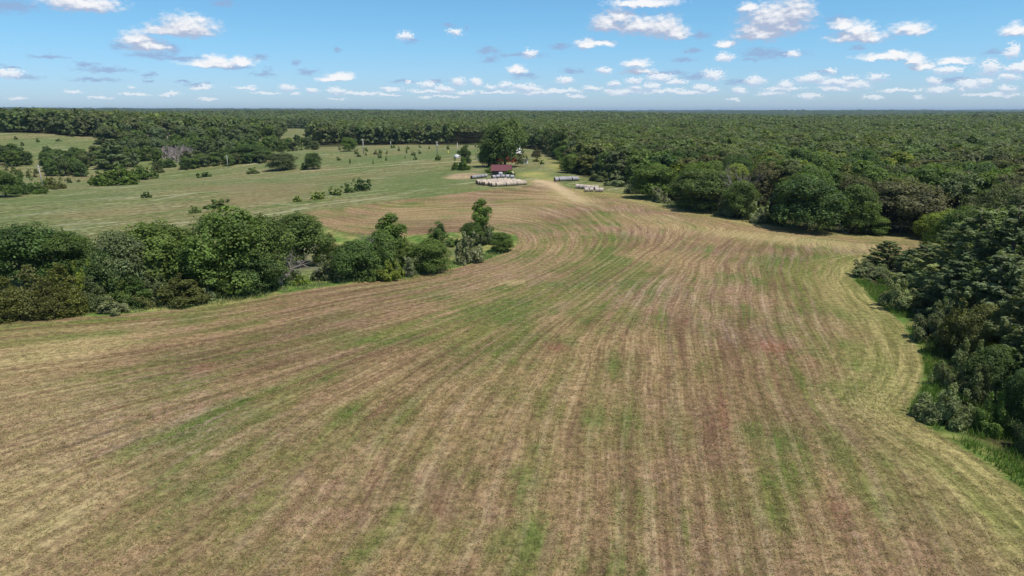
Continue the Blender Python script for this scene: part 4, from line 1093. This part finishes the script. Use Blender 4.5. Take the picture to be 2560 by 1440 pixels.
# pale board fence by the giant tree
p = hit(1204, 402)
e = bpy.data.objects.new('board_fence', None); C.objects.link(e); e.location = p; tag(e, 'short pale board fence left of the giant tree', 'fence')
for i in range(5):
    m = MB(); m.box(-2.6 + i * 1.3 - .07, -2.6 + i * 1.3 + .07, -.07, .07, -.2, 1.5); m.box(-2.6 + i * 1.3 - .1, -2.6 + i * 1.3 + .1, -.1, .1, 1.5, 1.55); obj('post', m.mesh('post', [M_WHITEWALL]), e)
for z in (.3, .7, 1.1):
    m = MB(); m.box(-2.7, 2.7, -.11, -.075, z, z + .22); obj('rail', m.mesh('rail', [M_WHITEWALL]), e)
# white tank and small yellow barrel by the meadow lane
p = hit(1143, 395)
e = bpy.data.objects.new('water_tank', None); C.objects.link(e); e.location = p; tag(e, 'low white water tank at the foot of the pale pole', 'tank')
m = MB(); m.lathe([(.02, 0), (1.6, 0), (1.62, .1), (1.6, 1.3), (1.4, 1.55), (.5, 1.8), (.02, 1.82)], 20); obj('tank_body', m.mesh('tank_body', [simple('white_plastic', (.72, .72, .70), .5, .15)], True), e)
m = MB(); m.lathe([(.02, 1.81), (.33, 1.8), (.33, 1.98), (.02, 2.0)], 12); obj('lid', m.mesh('lid', [M_WHITEWALL]), e)
p = hit(1120, 383)
e = bpy.data.objects.new('barrel', None); C.objects.link(e); e.location = p; tag(e, 'small yellow barrel in the upper meadow near the pale pole', 'barrel')
m = MB(); m.lathe([(.02, 0), (.55, 0), (.58, .25), (.55, .3), (.6, .6), (.55, .9), (.58, .95), (.55, 1.2), (.02, 1.22)], 14); obj('barrel_body', m.mesh('barrel_body', [simple('yellow_paint', (.70, .60, .12), .5, .2)], True), e)

# ------------------------------------------------------------------ poles
M_POLE = simple('pole_wood', (.48, .44, .39), .9, .3, 2)
M_STEEL = simple('steel', (.45, .46, .47), .4, .2, 3, spec=.5)
def pole(px, py, top, label, arm=True, can=False, lean=0.0, r=.16):
    p = hit(px, py); d = pdir(px, top); rr = math.hypot(p[0], p[1]); h = CAM_Z + d[2] / math.hypot(d[0], d[1]) * rr - p[2]
    e = bpy.data.objects.new('utility_pole', None); C.objects.link(e); e.location = p; e.rotation_euler = (0, lean, R(25)); tag(e, label, 'utility pole', 'utility poles across the meadow')
    m = MB(); m.tube([(0, 0, -.5), (0, 0, h * .5), (0, 0, h)], [r * 1.35, r * 1.25, r * 1.0], 10); obj('shaft', m.mesh('shaft', [M_POLE], True), e)
    if arm:
        m = MB(); m.box(-.9, .9, -.16 - .05, -.16 + .05, h - .75, h - .62); a = obj('crossarm', m.mesh('crossarm', [M_POLE]), e)
        for x in (-.8, 0.4, .8):
            q = MB(); q.lathe([(.01, h - .62), (.05, h - .62), (.035, h - .54), (.06, h - .48), (.03, h - .40), (.01, h - .39)], 8)
            q.v = [(v[0] + x, v[1] - .16, v[2]) for v in q.v]; obj('insulator', q.mesh('insulator', [M_STEEL], True), a)
    if can:
        q = MB(); q.lathe([(.02, h * .58), (.30, h * .58), (.32, h * .6), (.32, h * .72), (.26, h * .74), (.02, h * .75)], 12); q.v = [(v[0] + .1, v[1] - .48, v[2]) for v in q.v]
        obj('transformer', q.mesh('transformer', [M_STEEL], True), e)
    return e
pole(108, 467, 412, 'leaning utility pole on the left at the edge of the dark grove', lean=-.06)
pole(570, 421, 388, 'utility pole on the meadow crest left of the spreading oak', r=.15)
pole(909, 385, 347, 'tall pale utility pole right of the light green round tree', r=.19)
pole(945, 358, 335, 'farthest thin pole against the dark wood', r=.2)
pole(977, 368, 353, 'short pale pole at the foot of the far dark wood', False, r=.2)
pole(1093, 386, 353, 'utility pole carrying a grey transformer', can=True, r=.19)
pole(1144, 393, 357, 'pale pole standing beside the white water tank', False, r=.17)
# ------------------------------------------------------------------ air, light, sky
hz = MB(); hz.box(-12400, 12400, -12400, 12400, float(G.data.vertices[0].co.z) * 0 - 22, 62)
hm = bpy.data.materials.new('haze_air'); hm.use_nodes = True
hn = hm.node_tree; hn.nodes.remove(hn.nodes['Principled BSDF'])
pv = hn.nodes.new('ShaderNodeVolumePrincipled'); pv.inputs['Color'].default_value = (.50, .72, 1.0, 1); pv.inputs['Density'].default_value = 0.00006
pv.inputs['Anisotropy'].default_value = .2
hn.links.new(pv.outputs[0], hn.nodes['Material Output'].inputs['Volume'])
tag(obj('haze', hz.mesh('haze', [hm])), kind='stuff')

SUN_AZ, SUN_EL = R(122), R(66)
sd = bpy.data.lights.new('sun', 'SUN'); sd.energy = 4.9; sd.angle = R(.53); sd.color = (1, .955, .88)
so = bpy.data.objects.new('sun', sd); C.objects.link(so)
sv = Vector((math.cos(SUN_EL) * math.sin(SUN_AZ), math.cos(SUN_EL) * math.cos(SUN_AZ), math.sin(SUN_EL)))
so.rotation_euler = sv.to_track_quat('Z', 'Y').to_euler(); so.location = sv * 100

wd = bpy.data.worlds.new('World'); SC.world = wd; wd.use_nodes = True
t = NT(wd.node_tree); bg = t.n['Background']; out = t.n['World Output']
sky = t.new('ShaderNodeTexSky'); sky.sky_type = 'NISHITA'; sky.sun_disc = False; sky.sun_elevation = SUN_EL; sky.sun_rotation = SUN_AZ
sky.altitude = 200; sky.air_density = 1.0; sky.dust_density = .4; sky.ozone_density = 2.5
STR = .12
dirv = t.new('ShaderNodeTexCoord').outputs['Generated']
el0 = t.math('ARCSINE', t.sep(dirv)[2])
skyc = t.mix(1.0, sky.outputs[0], t.mix(t.step(el0, .16, .5), t.mix(t.step(el0, -.01, .13), (.66, .88, 1.32), (.57, .93, 1.15)), (.92, .98, 1.0)), 'MULTIPLY')
t.l.new(skyc, bg.inputs['Color']); bg.inputs['Strength'].default_value = STR
dx, dy, dz = t.sep(dirv)
az = t.math('ARCTAN2', dx, dy); el = t.math('ARCSINE', dz)
def angs(px, py):
    d = pdir(px, py); return math.atan2(d[0], d[1]), math.asin(d[2])
# clouds: (x, y, half width, half height) as seen, kept as directions
BIG = [(205, 6, 78, 22), (470, 62, 66, 28), (440, 76, 80, 16), (345, 95, 38, 20), (370, 112, 44, 18), (540, 149, 30, 13), (530, 158, 66, 10), (603, 152, 34, 12), (852, 190, 36, 10), (840, 196, 44, 7),
       (1520, 52, 44, 28), (1550, 38, 40, 22), (1600, 62, 70, 26), (1655, 62, 48, 30), (1685, 78, 40, 20), (1610, 6, 90, 12), (1530, 66, 50, 14),
       (1935, 38, 80, 36), (1990, 22, 42, 40), (1870, 18, 26, 16), (1905, 82, 66, 20), (1880, 70, 34, 20), (1960, 60, 60, 22), (1465, 108, 28, 16), (1500, 108, 40, 9), (1815, 109, 28, 11), (2145, 90, 66, 17), (2150, 72, 34, 16), (2110, 60, 30, 12),
       (2275, 70, 40, 16), (2540, 76, 28, 17), (2215, 141, 62, 10), (2245, 134, 30, 9), (2285, 148, 20, 15), (2306, 165, 26, 12), (2387, 152, 36, 9), (1590, 158, 34, 13), (1600, 178, 44, 9), (1292, 174, 22, 14)]
SMALL = [(1013, 91, 18, 9), (1139, 82, 17, 6), (18, 183, 28, 8), (328, 217, 10, 4), (505, 219, 22, 5), (612, 220, 24, 4), (718, 221, 18, 7), (782, 224, 20, 6), (842, 227, 20, 5), (42, 248, 15, 5), (180, 230, 16, 4), (980, 223, 26, 5), (1020, 206, 10, 6), (1070, 211, 22, 7),
         (1110, 221, 26, 6), (1145, 204, 18, 9), (1190, 206, 14, 8), (1230, 217, 18, 5), (1262, 212, 18, 7), (1165, 232, 24, 5), (1065, 243, 16, 4), (968, 237, 32, 4), (740, 236, 12, 4), (425, 236, 20, 4), (1325, 134, 17, 8), (1810, 144, 19, 8), (1512, 177, 14, 8), (1310, 218, 36, 8), (1345, 231, 44, 7),
         (1415, 201, 22, 8), (1440, 239, 26, 4), (1535, 211, 16, 8), (1585, 203, 20, 6), (1590, 219, 18, 8), (1650, 194, 32, 7), (1630, 216, 18, 9), (1690, 204, 30, 6), (1660, 229, 54, 6), (1782, 189, 24, 11), (1755, 220, 18, 7), (1780, 226, 22, 6), (1887, 203, 19, 11), (1965, 213, 17, 9), (1850, 226, 16, 7), (1930, 233, 32, 6),
         (1985, 137, 14, 8), (2030, 198, 36, 9), (2075, 177, 14, 5), (2092, 206, 44, 7), (2125, 195, 18, 6), (2142, 211, 30, 7), (2192, 194, 20, 8), (2090, 221, 36, 6), (2335, 203, 15, 9), (2347, 224, 26, 7), (2430, 211, 30, 9), (2462, 203, 18, 8), (2520, 193, 20, 7), (2515, 222, 15, 7), (2182, 243, 22, 4), (2298, 243, 12, 5), (2405, 222, 10, 7),
         (1832, 248, 16, 4), (2476, 171, 19, 12), (2535, 127, 14, 11), (2545, 170, 26, 8), (2370, 176, 26, 6), (1545, 233, 30, 5), (2020, 240, 26, 5), (520, 248, 20, 3), (250, 245, 22, 3), (840, 247, 20, 3)]
SMALL += [(1400, 228, 60, 4), (1250, 229, 60, 4), (1080, 228, 60, 4), (900, 233, 50, 4), (1560, 228, 50, 5), (1720, 232, 50, 4), (1960, 222, 40, 4), (2250, 226, 40, 4), (2480, 236, 50, 4), (1330, 221, 24, 6), (1120, 240, 50, 3), (660, 232, 40, 3), (330, 236, 30, 3), (1480, 222, 24, 5)]
SMALL = [(a, b, c * 1.15, d * 1.15) for a, b, c, d in SMALL]
GREY = [(120, 142, 42, 5), (218, 160, 30, 5), (262, 173, 60, 7), (240, 200, 56, 4), (370, 187, 16, 6), (370, 203, 14, 4), (420, 122, 36, 12), (380, 138, 60, 7), (450, 145, 60, 6), (300, 115, 26, 6), (660, 187, 30, 6), (670, 178, 12, 8), (770, 180, 30, 7), (455, 203, 20, 3), (490, 212, 30, 5), (650, 145, 22, 6), (580, 168, 50, 5), (560, 10, 30, 7),
        (845, 124, 12, 3), (1120, 62, 18, 7), (1170, 70, 10, 5), (1030, 104, 20, 6), (1220, 128, 36, 10), (1225, 150, 26, 7), (1300, 138, 70, 5), (1310, 190, 40, 7), (1430, 178, 34, 7), (1395, 118, 24, 7), (1735, 127, 22, 5), (1710, 149, 30, 6), (1900, 132, 50, 12), (1960, 138, 60, 7), (1880, 150, 20, 4), (2145, 120, 20, 6), (2100, 55, 30, 12), (1750, 88, 26, 8), (1400, 115, 30, 6),
        (2480, 130, 24, 6), (20, 15, 60, 14), (65, 190, 30, 5), (20, 165, 20, 4), (740, 155, 16, 6), (1010, 203, 40, 6), (1090, 204, 30, 5), (1740, 192, 40, 7), (1850, 205, 40, 6), (2060, 180, 30, 5), (2380, 200, 40, 7), (1660, 184, 70, 6)]
nz = t.new('ShaderNodeCombineXYZ'); t.l.new(az, nz.inputs[0]); t.l.new(t.math('MULTIPLY', el, 1.9), nz.inputs[1])
nvec = nz.outputs[0]
w1 = t.new('ShaderNodeTexNoise'); w1.inputs['Scale'].default_value = 62; w1.inputs['Detail'].default_value = 5; w1.inputs['Roughness'].default_value = .5; t.l.new(nvec, w1.inputs['Vector'])
base = t.xyz(az, el, 0.0)
w2 = t.new('ShaderNodeTexNoise'); w2.inputs['Scale'].default_value = 260; w2.inputs['Detail'].default_value = 3; t.l.new(nvec, w2.inputs['Vector'])
warp = t.vm('ADD', t.vm('MULTIPLY', t.vm('SUBTRACT', w1.outputs['Color'], (.5, .5, .5)), (.022, .012, 0)), t.vm('MULTIPLY', t.vm('SUBTRACT', w2.outputs['Color'], (.5, .5, .5)), (.006, .0035, 0)))
def chain(lst, p, asym=True):
    cur = None
    for cx, cy, hw, hh in lst:
        a0, e0 = angs(cx, cy + (hh * .35 if asym else 0)); sx, sy = F / hw * .92, F / hh * .80
        q = t.vm('MULTIPLY_ADD', p, (sx, sy, 0), (-a0 * sx, -e0 * sy, 0))
        if asym: q = t.vm('MAXIMUM', q, t.vm('MULTIPLY', q, (-1, -1.9, 0)))
        d = t.vm('LENGTH', q)
        cur = d if cur is None else t.math('MINIMUM', cur, d)
    return cur
pw = t.vm('ADD', base, warp)
puff = t.noise(nvec, 120, 5, .52)
big = chain(BIG, pw)
off = t.vm('ADD', nvec, (.002, .009, 0))
puff2 = t.noise(off, 120, 4, .52)
big2 = chain(BIG, t.vm('ADD', pw, (.003, .0105, 0)))
dens = t.math('SUBTRACT', t.math('MULTIPLY_ADD', puff, .95, .62), big)
dens2 = t.math('SUBTRACT', t.math('MULTIPLY_ADD', puff2, .95, .62), big2)
aB = t.step(dens, -.06, .74)
lit = t.step(t.math('SUBTRACT', dens, dens2), -.25, .78)
sml = chain(SMALL, pw, False)
puffs = t.noise(nvec, 300, 4, .55)
sml2 = chain(SMALL, t.vm('ADD', pw, (.001, .0035, 0)), False)
litS = t.step(t.math('SUBTRACT', sml2, sml), -.45, .5)
dS = t.math('SUBTRACT', t.math('MULTIPLY_ADD', puffs, 2.1, -.05), sml)
aS = t.math('MULTIPLY', t.step(dS, -.05, .6), .95)
gry = chain(GREY, t.vm('ADD', base, t.vm('MULTIPLY', warp, (1.2, 1.0, 0))), False)
wisp = t.noise(t.vm('MULTIPLY', nvec, (1, 2.2, 1)), 120, 6, .65)
aG = t.math('MULTIPLY', t.step(t.math('SUBTRACT', t.math('MULTIPLY_ADD', wisp, 2.0, .1), gry), .0, 1.0), .75)
K = 1 / STR
def cc(c): return tuple(v * K for v in c)
hzn = t.step(el, .0, .06)
c = t.mix(aG, skyc, cc((.31, .42, .65)))
c = t.mix(t.math('MULTIPLY', aS, t.math('MULTIPLY_ADD', hzn, .30, .68)), c, t.mix(litS, cc((.52, .62, .80)), cc((.93, .95, .98))))
cb = t.mix(lit, cc((.43, .50, .67)), cc((.97, .97, .98)))
c = t.mix(t.math('MULTIPLY', aB, .97), c, cb)
bg2 = t.new('ShaderNodeBackground'); t.l.new(c, bg2.inputs['Color']); bg2.inputs['Strength'].default_value = STR
# the cumulus field lies low over the horizon; above it the sky is clear
msk = t.math('MULTIPLY', t.math('GREATER_THAN', el, .0), t.math('LESS_THAN', el, .22))
ms = t.new('ShaderNodeMixShader'); t.l.new(msk, ms.inputs[0]); t.l.new(bg.outputs[0], ms.inputs[1]); t.l.new(bg2.outputs[0], ms.inputs[2])
t.l.new(ms.outputs[0], out.inputs['Surface'])
wd.cycles.sampling_method = 'MANUAL'; wd.cycles.sample_map_resolution = 512

cam = bpy.data.cameras.new('camera'); cam.lens = 36.0 * F / 2560.0; cam.sensor_width = 36.0; cam.clip_start = .5; cam.clip_end = 40000
co = bpy.data.objects.new('camera', cam); C.objects.link(co); co.location = (0, 0, CAM_Z); co.rotation_euler = (PI / 2 - PITCH, 0, 0)
SC.camera = co
SC.view_settings.view_transform = 'Standard'; SC.view_settings.look = 'None'; SC.view_settings.exposure = 0.0; SC.view_settings.gamma = 1.0
cy = SC.cycles
cy.max_bounces = 5; cy.diffuse_bounces = 2; cy.glossy_bounces = 1; cy.transmission_bounces = 3; cy.volume_bounces = 0; cy.transparent_max_bounces = 4
cy.use_denoising = True
